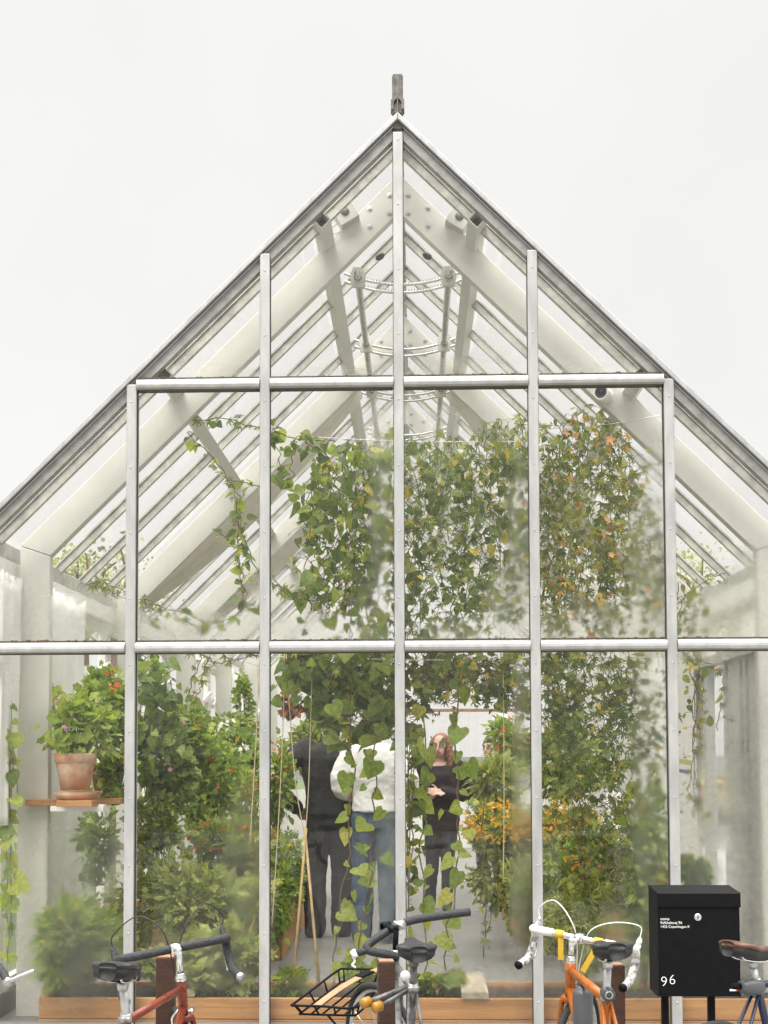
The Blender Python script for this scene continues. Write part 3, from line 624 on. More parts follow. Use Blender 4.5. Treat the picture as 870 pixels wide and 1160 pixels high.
# ------------------------------------------------------------------ bushes
def bush(name, label, cat, c, rad, leaf, mtl, size, n, base_z=None, clumps=14, flowers=None, odd=.03, lo=0, hi=.93, stems=True, up=.55, group=None, flat=.0, stem=None):
    size *= .72; n = int(n*1.95); c = np.array(c, float); rad = np.array(rad, float); bz = c[2]-rad[2] if base_z is None else base_z
    base = np.array([c[0], c[1], bz]); t = thing(name, label, cat, tuple(base), group); lv = Leaves(base)
    cd = unit(R((clumps, 3))); cr = rng.uniform(.25, 1., (clumps, 1))**.6; cc = c+cd*cr*rad*.8
    k = rng.integers(0, clumps, n); out = unit(R((n, 3))); rr = rng.uniform(.2, 1., (n, 1))**.7
    cs = rng.uniform(.3, .55, (clumps, 1))[k]
    pos = cc[k]+out*rr*rad*cs
    pos[:, 2] = np.maximum(pos[:, 2], bz+.02)
    dr = unit(pos-c)/1.+out*.7+R((n, 3))*.35; dr[:, 2] -= .15
    nr = np.stack([R(n)*.5, R(n)*.5-.25, np.full(n, up)+R(n)*.35], 1)+out*.4
    lv.add(leaf, pos, dr, nr, size*rng.uniform(.5, 1.25, n), rvar(n, lo, hi, odd))
    lv.build('foliage', LM[mtl], t)
    if stems:
        sm = MB(base)
        for p in cc: sm.tube(smooth_path([base+R(3)*np.array([.1, .1, 0])*rad, (base+p)/2+R(3)*rad*.12, p], 4), [.004, .004, .003]+[.003]*6, 5)
        sm.build('stem', stem or GSTEM, t, True)
    if flowers:
        col, nf, fs, per = flowers; fl = Leaves(base)
        for _ in range(nf):
            d = unit(R(3)); d[1] = -abs(d[1]); d[2] = abs(d[2])*.9-.25; p = c+unit(d)*rad*rng.uniform(.75, 1.08)
            m = per; q = p+R((m, 3))*fs*.55; dd = R((m, 3)); fl.add('flower', q, dd, np.stack([R(m)*.5, -np.ones(m), .6+R(m)*.4], 1), fs*rng.uniform(.6, 1.1, m), rng.random(m))
        fl.build('flowers', PM[col], t)
    return t
def pxbush(name, label, cat, cx, cy, rx, ry, Y, leaf, mtl, size, n, ryd=None, **kw):
    c = P(cx, cy, Y); s = S(Y); return bush(name, label, cat, c, (rx/s, ryd or (rx+ry)/2/s*.8, ry/s), leaf, mtl, size, n, **kw)
PB = pxbush
# left bank
PB('geranium', 'lush geranium with pale green scalloped leaves in the terracotta pot on the shelf', 'geranium', 92, 822, 46, 40, .30, 'geran', 'geran', .10, 130, clumps=20, odd=.0, lo=.25, hi=.9, flowers=('pink', 2, .03, 6), base_z=P(85, 862, .32)[2])
PB('geranium', 'upright geranium with one orange-red flower head behind the potted geranium', 'geranium', 118, 800, 38, 50, .75, 'geran', 'geran', .092, 220, odd=.012, lo=.2, flowers=('orange', 2, .035, 10), clumps=14)
PB('geranium', 'geranium with bronze leaves hanging right of the terracotta pot, against the mullion', 'geranium', 132, 872, 22, 40, .6, 'geran', 'geran', .075, 160, odd=.2)
PB('hanging_plant', 'dark trailing plant hanging below the shelf between white post and mullion', 'plant', 112, 955, 26, 48, 1.0, 'ovate', 'dark', .075, 210, odd=.02)
vine('climbing_vine', 'leafy climber going up the side window beside the leftmost mullion', 'vine', area_strands(158, 188, pl((158, 742), (188, 748)), pl((158, 870), (188, 850)), 8, .8, 1.2), 'heart', 'dark', .10, .06, .05)
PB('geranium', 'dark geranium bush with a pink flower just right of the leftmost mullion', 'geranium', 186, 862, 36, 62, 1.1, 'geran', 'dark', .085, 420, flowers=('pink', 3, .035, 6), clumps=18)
PB('geranium', 'geranium bush with a cluster of pale pink flowers under the white window rail', 'geranium', 215, 838, 36, 40, 1.7, 'geran', 'geran', .09, 330, flowers=('pink', 4, .045, 7), clumps=15)
PB('shrub', 'light green leafy shrub with orange-red specks in the middle of the left bank', 'shrub', 232, 890, 48, 62, 1.9, 'heart', 'geran', .085, 560, flowers=('orange', 8, .028, 4), clumps=22)
PB('shrub', 'mid green shrub with a white flower head left of the second mullion', 'shrub', 268, 862, 40, 56, 2.6, 'geran', 'geran', .09, 460, flowers=('white', 4, .05, 8), clumps=20)
PB('shrub', 'airy shrub with yellowish leaves low at the leftmost mullion', 'shrub', 176, 945, 34, 56, 1.1, 'heart', 'herb', .075, 430, clumps=20)
PB('herb', 'feathery herb patch scattered with small red flowers in the left bank', 'herb', 262, 960, 50, 40, 1.6, 'sprig', 'herb', .11, 420, flowers=('orange', 16, .03, 4), clumps=20)
PB('herb', 'silvery herb bed at the foot of the left bank', 'herb', 225, 1015, 76, 50, 1.0, 'sprig', 'pale', .11, 520, clumps=22)
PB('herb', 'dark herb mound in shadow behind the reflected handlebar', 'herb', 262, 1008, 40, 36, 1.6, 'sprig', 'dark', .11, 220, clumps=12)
PB('vegetable_plant', 'blurred leafy plant behind fogged glass at the left end of the planter', 'plant', 92, 1070, 52, 50, .3, 'sprig', 'geran', .15, 330, clumps=18, base_z=.22, lo=.3)
PB('vegetable_plant', 'spreading plant with lobed leaves behind the red bicycle', 'plant', 205, 1082, 50, 36, .35, 'geran', 'pale', .09, 260, clumps=16, base_z=.22)
PB('vegetable_plant', 'fine-leaved plant in the planter left of the second mullion', 'plant', 262, 1082, 34, 40, .4, 'sprig', 'pale', .12, 210, clumps=14, base_z=.22)
PB('vegetable_plant', 'broad-leaved seedling low beside the red bicycle head tube', 'plant', 222, 1108, 26, 18, .2, 'heart', 'pale', .10, 60, clumps=8, base_z=.22)
PB('potted_shrub', 'slim upright light green shrub standing before the far white windows', 'shrub', 276, 795, 12, 30, 5.0, 'tiny', 'geran', .07, 230, clumps=12)
PB('shrub', 'low hedge-like shrub row under the far white windows left of the second mullion', 'shrub', 255, 825, 44, 16, 4.2, 'ovate', 'herb', .09, 330, clumps=16)
vine('squash_vine', 'climber with big round leaves in the narrow gap left of the white post', 'vine', [[P(12, 800, .2), P(14, 850, .2), P(12, 900, .2), P(12, 960, .2), P(14, 1060, .2)], [P(6, 830, .25), P(10, 880, .25), P(8, 1000, .25), P(9, 1090, .25)]], 'bean', 'geran', .12, .085, .018, odd=0)
vine('hanging_plant', 'small trailing stem with two leaves on the white post beside the shelf', 'vine', [[P(57, 770, .8), P(58, 785, .8), P(57, 808, .8)]], 'bean', 'geran', .12, .07, .02, odd=0)
# aisle, left side
PB('shrub', 'tall herb bank with orange-red flowers left of the person in black', 'shrub', 313, 885, 18, 62, 3.2, 'ovate', 'geran', .085, 520, flowers=('orange', 9, .03, 4), clumps=22)
PB('shrub', 'dark green herb bank spilling over the wooden bed left of the aisle', 'shrub', 318, 985, 22, 46, 2.3, 'sprig', 'geran', .12, 320, flowers=('pink', 6, .03, 3), clumps=16)
PB('hanging_plant', 'bronze-leaved hanging plant high in the far left corner of the aisle', 'plant', 330, 792, 9, 18, 6.5, 'ovate', 'brown', .15, 50, clumps=9)
PB('hanging_plant', 'dark bronze hanging plant next to the bamboo strings', 'plant', 356, 805, 9, 20, 7.0, 'ovate', 'brown', .15, 50, clumps=9)
PB('shrub', 'bushy green plants behind the person in black', 'shrub', 352, 850, 24, 34, 5.8, 'ovate', 'herb', .12, 320, clumps=16)
PB('shrub', 'green bush between the far windows and the auburn-haired person', 'shrub', 470, 880, 18, 46, 6.4, 'ovate', 'geran', .12, 260, clumps=14)
# aisle, right side
PB('flowering_plant', 'bank of small yellow flowers between the auburn-haired person and the third mullion', 'flower bed', 566, 942, 42, 36, 2.9, 'sprig', 'herb', .10, 420, flowers=('yellow', 120, .032, 5), clumps=22, odd=.1)
PB('flowering_plant', 'clump of small yellow flowers just right of the third mullion', 'flower bed', 642, 942, 40, 34, 2.9, 'sprig', 'herb', .10, 380, flowers=('yellow', 100, .032, 5), clumps=20, odd=.1)
PB('shrub', 'green bush with orange flowers under the round white lamp', 'shrub', 578, 842, 30, 34, 5.6, 'ovate', 'geran', .12, 420, flowers=('orange', 10, .05, 4), clumps=18)
PB('shrub', 'tall grassy plant behind the yellow flowers', 'shrub', 560, 890, 24, 30, 4.6, 'lance', 'pale', .2, 260, clumps=14)
PB('shrub', 'bushy green plant behind the passion vine column', 'shrub', 640, 860, 44, 50, 4.2, 'ovate', 'herb', .12, 520, clumps=20)
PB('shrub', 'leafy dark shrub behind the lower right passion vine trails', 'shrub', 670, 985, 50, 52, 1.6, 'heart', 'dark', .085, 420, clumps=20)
PB('vegetable_plant', 'leafy plant with serrated leaves behind the orange bicycle', 'plant', 660, 1040, 54, 60, .55, 'palm', 'pale', .15, 330, clumps=16, base_z=.22)
PB('vegetable_plant', 'tall green plant behind the fogged glass left of the mailbox', 'plant', 728, 985, 26, 130, .6, 'ovate', 'geran', .10, 420, clumps=24, base_z=.22)
PB('vegetable_plant', 'dark leafy clump in the planter behind the black bicycle saddle', 'plant', 495, 1108, 32, 20, .3, 'heart', 'bean', .10, 90, clumps=10, base_z=.22)
PB('vegetable_plant', 'low green clump in the planter behind the bicycle basket', 'plant', 420, 1102, 34, 22, .3, 'heart', 'bean', .09, 80, clumps=9, base_z=.22)
PB('vegetable_plant', 'small green seedlings in the planter under the bamboo canes', 'plant', 330, 1112, 28, 14, .3, 'sprig', 'bean', .08, 70, clumps=9, base_z=.22)
PB('potted_plant', 'small dark bush on a cane just above the black mailbox', 'plant', 785, 985, 20, 24, .4, 'tiny', 'dark', .06, 240, clumps=14)
PB('shrub', 'yellow-flowered bush outside the right hand side door', 'shrub', 806, 915, 26, 34, 5.0, 'ovate', 'herb', .16, 300, flowers=('yellow', 40, .09, 4), clumps=14)
PB('shrub', 'pale green leafy plant in front of the timber bed beside the leftmost mullion', 'shrub', 160, 1025, 44, 48, 1.3, 'ovate', 'pale', .09, 260, clumps=18)
PB('shrub', 'leafy plants spilling over the left timber bed beside the bamboo canes', 'shrub', 311, 1020, 20, 50, 2.0, 'ovate', 'geran', .085, 260, clumps=16)
PB('shrub', 'pale leafy plants under the yellow flowers right of the aisle', 'shrub', 596, 1015, 26, 56, 2.4, 'ovate', 'pale', .085, 300, clumps=18)
PB('shrub', 'shaded green plant low behind the third mullion', 'shrub', 622, 1000, 30, 60, 2.2, 'sprig', 'herb', .10, 220, clumps=16)
PB('shrub', 'bright fine-leaved plant above the reflected handlebar in the left bank', 'shrub', 282, 915, 24, 50, 2.2, 'ovate', 'pale', .07, 320, clumps=18, flowers=('orange', 6, .026, 4))
PB('shrub', 'pale herbs around the foot of the yellow flower bank beside the aisle', 'shrub', 562, 1002, 34, 30, 2.85, 'ovate', 'pale', .09, 260, clumps=16)
bush('hedge', 'dull green hedge outside along the windows of the left wall', 'hedge', (-4.3, 7.0, 1.25), (.9, 6.5, 1.25), 'ovate', 'herb', .22, 2600, base_z=0, clumps=90, stems=False, odd=0)
# wires the climbers hang from
for (xa, ya), (xb, yb), Y, lab in (((306, 492), (604, 500), .36, 'horizontal wire carrying the central climbers between the second and third pane edges'), ((606, 486), (752, 470), .36, 'horizontal wire carrying the orange-flowered vine'), ((306, 744), (752, 744), .40, 'horizontal wire just below the lower transom carrying the vine sprays')):
    pw = [P(xa, ya, Y), P((xa+xb)/2, (ya+yb)/2+4, Y), P(xb, yb, Y)]; q = MB(pw[0]); q.tube(smooth_path(pw, 8), .0028, 5); o = q.build('support_wire', STEEL, None, True); o.location = tuple(pw[0]); tag(o, lab, 'wire')
# trees outside the left wall
def tree(label, c, rad, h, mtl, n, leaf='tiny', size=.16):
    c = np.array(c, float); base = np.array([c[0], c[1], 0]); t = thing('tree', label, 'tree', tuple(base), 'trees beyond the left wall of the greenhouse')
    sm = MB(base); sm.tube([base, base+[.05, 0, h*.35], c], [.14, .11, .06], 8)
    cl = 26; cc = c+unit(R((cl, 3)))*rng.uniform(.3, .95, (cl, 1))*np.array(rad)
    for p in cc: sm.tube([c-[0, 0, rad[2]*.6], (c+p)/2+R(3)*.1, p], [.05, .03, .012], 5)
    sm.build('trunk', STEM, t, True)
    lv = Leaves(base); k = rng.integers(0, cl, n); pos = cc[k]+R((n, 3))*np.array(rad)*.17
    lv.add(leaf, pos, R((n, 3))-[0, 0, .4], R((n, 3))+[0, 0, .8], size*rng.uniform(.6, 1.2, n), rng.random(n)); lv.build('crown', LM[mtl], t)
tree('beige autumn tree seen through the lowest left roof panes beside the leftmost mullion', (P(128, 662, 11)[0], 11, 3.75), (1.3, 1.2, .95), 4.4, 'beige', 600, size=.09)
tree('pale green tree top seen faintly through the lowest left roof pane by the white post', (P(95, 655, 14)[0], 14, 4.3), (1.3, 1.3, 1.0), 5.0, 'pale', 2500, size=.08)
tree('hazy small tree behind the lowest right roof panes', (P(790, 672, 14)[0], 14, 4.0), (1.4, 1.4, 1.1), 4.8, 'pale', 2500, size=.08)
# ------------------------------------------------------------------ pots, shelf, beds, canes, curtains
def pot(label, px, py_rim, py_bot, wpx, Y, m, group=None):
    c = P(px, py_bot, Y); s = S(Y); r = wpx/2/s; h = (py_bot-py_rim)/s
    t = thing('flower_pot', label, 'pot', tuple(c), group)
    q = MB(); q.lathe([(.001, 0), (r*.70, 0), (r*.94, h*.76), (r*.94, h*.77)], (0, 0, 0), 32); q.build('body', m, t, True)
    q = MB(); q.lathe([(r*.93, h*.74), (r*1.0, h*.75), (r*1.03, h*.98), (r*.98, h), (r*.90, h*.98), (r*.86, h*.85), (.001, h*.85)], (0, 0, 0), 32); q.build('rim', m, t, True)
    return t
SHY = .30
pot('terracotta pot with a pale bloom on its side on the shelf by the white post', 85, 853, 895, 46, SHY, TERRA)
c = P(88, 905, SHY); s = S(SHY); q = MB(); q.lathe([(.001, .004), (.115, .004), (.136, .040), (.142, .042), (.128, .02), (.118, .0), (.001, 0)], (0, 0, 0), 32)
sc = q.build('saucer', TERRA, None, True); sc.location = tuple(c); tag(sc, 'terracotta saucer under the bloomed terracotta pot on the shelf', 'saucer')
pot('dark terracotta pot behind the bloomed pot, half hidden by leaves', 122, 865, 900, 40, .75, TERRAD)
sh = thing('shelf', 'wooden shelf of two boards on a white bracket beside the left white post', 'shelf', tuple(P(85, 915, SHY)))
o = np.array(P(85, 915, SHY)); za = o[2]+.012
x = lambda p: P(p, 905, SHY)[0]
for a, b, y0, y1 in ((27, 69, SHY+.02, SHY+.17), (72, 112, SHY-.15, SHY), (74, 128, SHY+.18, SHY+.3)):
    q = MB(o); q.box((x(a), y0, za), (x(b)+.0, y1, za+.036)); q.build('board', SHELFW, sh, bev=.004)
q = MB(o); q.box((x(58), SHY-.02, za-.033), (x(118), SHY+.02, za-.002)); q.box((x(58), SHY+.1, za-.033), (x(70), SHY+.16, za-.002)); q.build('bracket', WWOOD, sh, bev=.003)
# front planter
pt = thing('wooden_planter', 'long low orange-brown plank planter along the inside of the front glass', 'planter', (0, .3, .07))
for z0, z1 in ((.072, .125), (.128, .243)):
    q = MB((0, .3, .07)); q.box((-2.03, .085, z0), (2.2, .12, z1)); q.build('front_board', WOOD, pt, bev=.004)
    q = MB((0, .3, .07)); q.box((-2.03, .575, z0), (2.2, .61, z1)); q.build('back_board', WOOD, pt, bev=.004)
    for xx in (-2.03, 2.165):
        q = MB((0, .3, .07)); q.box((xx, .122, z0), (xx+.035, .573, z1)); q.build('end_board', WOOD, pt)
q = MB((0, .3, .07)); q.box((-1.99, .122, .075), (2.16, .573, .215)); q.build('soil', SOIL, pt)
q = MB(); a, b = P(538, 1126, .1), P(535, 1092, .6); q.box((a[0]-.075, .06, .246), (a[0]+.075, .68, .285))
pk = q.build('loose_plank', OLDWOOD, None, bev=.004); tag(pk, 'short pale plank lying across the planter right of the black bicycle', 'plank')
q = MB(); a = P(208, 1122, .15); q.box((a[0]-.06, .1, .246), (a[0]+.07, .32, .285)); pk = q.build('loose_plank', OLDWOOD, None, bev=.006); tag(pk, 'small grey block on the planter edge behind the red bicycle', 'plank')
# raised beds
for sgn, x0, x1, ya, yb, lab in ((-1, -2.2, -.93, 2.3, 6.3, 'raised timber bed along the left side of the aisle'), (1, .92, 2.2, 3.0, 5.4, 'raised timber bed with yellow flowers right of the aisle')):
    z = .52 if sgn < 0 else .70; b = thing('raised_bed', lab, 'planter', ((x0+x1)/2, (ya+yb)/2, .07)); og = ((x0+x1)/2, (ya+yb)/2, .07)
    q = MB(og); q.box((x0, ya, .072), (x1, ya+.04, z)); q.build('end_board', WOOD, b, bev=.004)
    q = MB(og); xf = x1 if sgn < 0 else x0; q.box((xf-.02, ya+.042, .072), (xf+.02, yb, z)); q.build('side_board', WOOD, b, bev=.004)
    q = MB(og); q.box((min(x0, x1)+.03, ya+.042, .08), (max(x0, x1)-.03, yb, z-.04)); q.build('soil', SOIL, b)
# bamboo canes and strings
for a, b, lab in (((347, 938), (331, 1122), 'left bamboo cane of the tied pair beside the person in black'), ((345, 938), (362, 1122), 'right bamboo cane of the tied pair beside the person in black')):
    p0, p1 = P(*a, .30), P(*b, .25); p0[1] += .012 if b[0] > 350 else 0
    q = MB(p1); q.tube([p1, (p0+p1)/2, p0], [.009, .008, .007], 8)
    o = q.build('bamboo_cane', BAMBOO, None, True); o.location = tuple(p1); tag(o, lab, 'cane', 'pair of bamboo canes in front of the aisle')
for pts, lab in (([(346, 945), (350, 880), (354, 740)], 'string rising from the tied bamboo canes to the transom'), ([(345, 945), (334, 880), (324, 740)], 'slack string rising to the left from the tied bamboo canes'), ([(308, 1050), (316, 920), (321, 810), (322, 740)], 'pale string left of the bamboo canes'), ([(283, 960), (291, 820), (294, 740)], 'long pale string left of the second mullion'), ([(570, 1000), (571, 900), (570, 740)], 'vertical string through the yellow flowers')):
    pw = [P(a, b, .32) for a, b in pts]; q = MB(pw[0]); q.tube(smooth_path(pw), .003, 5); o = q.build('string', STRING, None, True); o.location = tuple(pw[0]); tag(o, lab, 'string', 'garden strings tied up to the roof')
# curtains along the left wall, shade cloths under the roof
def cloth(name, label, cat, grid, m, group=None):
    g = np.array(grid, float); a, b, _ = g.shape; og = g[0, 0].copy(); me = bpy.data.meshes.new(name)
    me.from_pydata([tuple(p-og) for p in g.reshape(-1, 3)], [], [(i*b+j, (i+1)*b+j, (i+1)*b+j+1, i*b+j+1) for i in range(a-1) for j in range(b-1)]); me.update()
    o = link(name, me, m, None, True); o.location = tuple(og); md = o.modifiers.new('thick', 'SOLIDIFY'); md.thickness = .006
    tag(o, label, cat, group); return o
def curtain(label, X, y0, y1, z0, z1, ph):
    G = []
    for i in range(25):
        v = i/24; row = []
        for j in range(40):
            u = j/39; sag = .06*math.sin(u*pi*3)**2*(1-v)**3
            row.append((X+.022*math.sin(u*34+ph+1.5*v)+.012*math.sin(u*15+v*3), y0+(y1-y0)*u*(1-.10*v), z1-sag-(z1-z0-sag)*v))
        G.append(row)
    return cloth('curtain', label, 'curtain', G, CLOTH, 'white curtains on the left wall')
curtain('white curtain pinned to the eave beam just right of the white left post', -2.26, .95, 1.75, .5, 2.68, 0)
curtain('white curtain strip in the narrow gap left of the white left post', -2.28, .1, .42, 1.2, 2.66, 2)
curtain('white curtain hanging between the far left windows above the geraniums', -2.26, 5.4, 6.6, .8, 2.68, 1)
curtain('farthest white curtain on the left wall behind the slim upright shrub', -2.26, 7.8, 9.3, .8, 2.68, 3)
def shade(label, sgn, y, x0, x1, wd):
    G = []
    for i in range(30):
        u = i/29; X = x0+(x1-x0)*u; row = []
        sagm = .2*math.sin(pi*u)**.8
        for j in range(17):
            a = j/16; hang = sagm*(.35+.65*math.sin(pi*a)**.6)
            row.append((sgn*X, y+wd*(a-.5)+.03*math.sin(9*u+3*a), RO-SL*X-.10-hang+.022*math.sin(a*26+2*u)))
        G.append(row)
    return cloth('shade_cloth', label, 'cloth', G, SHADE, 'gathered shade cloths under the roof')
shade('gathered beige shade cloth slung along the left roof slope behind the thin arching vine', -1, 3.25, .35, 2.2, .55)
shade('gathered beige shade cloth slung along the right roof slope above the dense passion vine', 1, 3.25, .35, 2.2, .55)
shade('farther beige shade cloth under the left roof slope, behind the first one', -1, 5.65, .35, 2.2, .55)
shade('farther beige shade cloth under the right roof slope, behind the first one', 1, 5.65, .35, 2.2, .55)
# round lamp, security camera, plant label
c = P(568, 818, 6.5); t = thing('globe_lamp', 'small round white globe lamp hanging over the far orange flowers', 'lamp', tuple(c)); q = MB(); q.ball((0, 0, 0), .10, 14); q.build('shade', mat('opal_plastic', (.85, .85, .82), .3), t, True)
q = MB(); q.tube([(0, 0, .09), (0, 0, 2.2)], .006, 6); q.build('cord', GASK, t)
c = P(683, 446, .33); t = thing('security_camera', 'white bullet security camera mounted on the right rafter under the upper transom', 'camera', tuple(c))
A = Zto((-.35, -.93, -.12)); q = MB(); q.lathe([(.001, -.12), (.038, -.115), (.045, -.08), (.046, .05), (.043, .066), (.036, .066), (.036, .045)], (0, 0, 0), 24, A); q.build('body', mat('white_plastic', (.78, .78, .75), .35), t, True)
q = MB(); q.lathe([(.036, .046), (.026, .050), (.001, .050)], (0, 0, 0), 24, A); q.build('lens_plate', mat('dark_plastic', (.05, .055, .06), .25), t, True)
q = MB(); q.ball(A@np.array([0, 0, .048]), .017, 10); q.build('lens', mat('lens_glass', (.01, .01, .015), .05), t, True)
q = MB(); q.tube([(0.02, .05, 0), (.06, .09, .02), (.08, .12, .05)], .016, 8); q.build('bracket', WPAINT, t, True)
c = P(774, 868, .45); t = thing('plant_label', 'small white, yellow and purple plant label hanging in the right hand vine', 'label', tuple(c))
for z0, z1, m in ((.012, .04, mat('label_yellow', (.55, .55, .2), .5)), (-.018, .0118, mat('label_white', (.8, .8, .78), .5)), (-.04, -.0182, mat('label_purple', (.28, .2, .42), .5))):
    q = MB(); q.box((-.045, -.002, z0), (.045, .002, z1)); o = q.build('label_band', m, t); o.rotation_euler = (0, .15, .2)
q = MB(); q.tube([(0, 0, .04), (.01, .01, .12)], .0015, 4); q.build('tie', STRING, t)
# leaf litter caught on the transoms
q = MB((0, -.02, Z2))
for z, a, b in ((Z2+.037, -1.48, 1.48), (Z1+.037, -2.3, 2.3)):
    for i in range(150):
        x = rng.uniform(a, b)
        if abs((x/.75)-round(x/.75)) < .06: continue
        if vnoise(x*5, z*3) < .45 and rng.random() < .8: continue
        r = rng.uniform(.002, .007)*(1.6 if rng.random() < .12 else 1); q.ball((x, -.012+R()*.004, z+r*.3), r, 4, (1.5, .8, .6))
lt = q.build('leaf_litter', mat('leaf_litter', (.26, .15, .06), .9, 0, .5, 30, col2=(.12, .10, .06))); lt.location = (0, -.02, Z2); lt['kind'] = 'stuff'; tag(lt, 'brown leaf litter and grime caught along the tops of the aluminium transoms', 'litter')
# ================================================================== people
SKIN = mat('skin', (.60, .38, .29), .5, 0, .08, 20)
def fabric(name, col, sc=70, st=.25, noise=.15): return mat(name, col, .85, 0, noise, 10, st, sc)
_tx = bpy.data.textures.new('folds', 'CLOUDS'); _tx.noise_scale = .10
def fuse(q, name, m, parent, vox=.010, sm=4, fold=0):
    o = q.build(name, m, parent, True); r = o.modifiers.new('fuse', 'REMESH'); r.mode = 'VOXEL'; r.voxel_size = vox; r.use_smooth_shade = True
    s = o.modifiers.new('soft', 'SMOOTH'); s.factor = .5; s.iterations = sm
    if fold:
        d = o.modifiers.new('folds', 'DISPLACE'); d.texture = _tx; d.strength = fold; d.mid_level = .5; d.texture_coords = 'LOCAL'
    return o
def ell(q, rings, n=22):
    vs = []; 
    for (cx, cy_, z, rx, ry) in rings:
        for k in range(n):
            a = 2*pi*k/n; c, s = math.cos(a), math.sin(a); e = .82
            vs.append((cx+rx*math.copysign(abs(c)**e, c), cy_+ry*math.copysign(abs(s)**e, s), z))
    m = len(rings); q.add(vs, [(i*n+k, i*n+(k+1) % n, (i+1)*n+(k+1) % n, (i+1)*n+k) for i in range(m-1) for k in range(n)]+[tuple(range(n-1, -1, -1)), tuple((m-1)*n+k for k in range(n))])
def limb(q, pts, rs):
    P_ = smooth_path(pts, 4) if len(pts) > 2 else [np.array(p, float) for p in pts]
    rr = np.interp(np.linspace(0, len(rs)-1, len(P_)), range(len(rs)), rs); q.tube(P_, list(rr), 12)
    for p, r in zip(pts, rs): q.ball(p, r, 8)
def hand(q, w, d, side, h=1.0):
    """palm and five curled fingers at wrist w pointing along d; side = thumb direction"""
    w = np.array(w, float); d = unit(np.array(d, float)); t = np.array(side, float); t = unit(t-d*np.dot(t, d)); n = np.cross(d, t)
    M = np.stack([t, d, n], 1); q.ball(w+d*.048*h, .05*h, 8, (.78, 1, .36), M)
    for k, (o, ln) in enumerate(((.030, .070), (.010, .080), (-.011, .074), (-.030, .058))):
        a = w+d*.082*h+t*o*h; b = a+d*ln*.5*h-n*.012*h; c = b+d*ln*.35*h-n*.030*h
        q.tube([a-d*.03*h, a, b, c], [.0095, .0095, .0088, .0075], 7)
    a = w+d*.03*h+t*.034*h; q.tube([a-t*.02, a, a+t*.026*h+d*.025*h-n*.01, a+t*.034*h+d*.052*h-n*.02], [.012, .011, .0095, .008], 7)
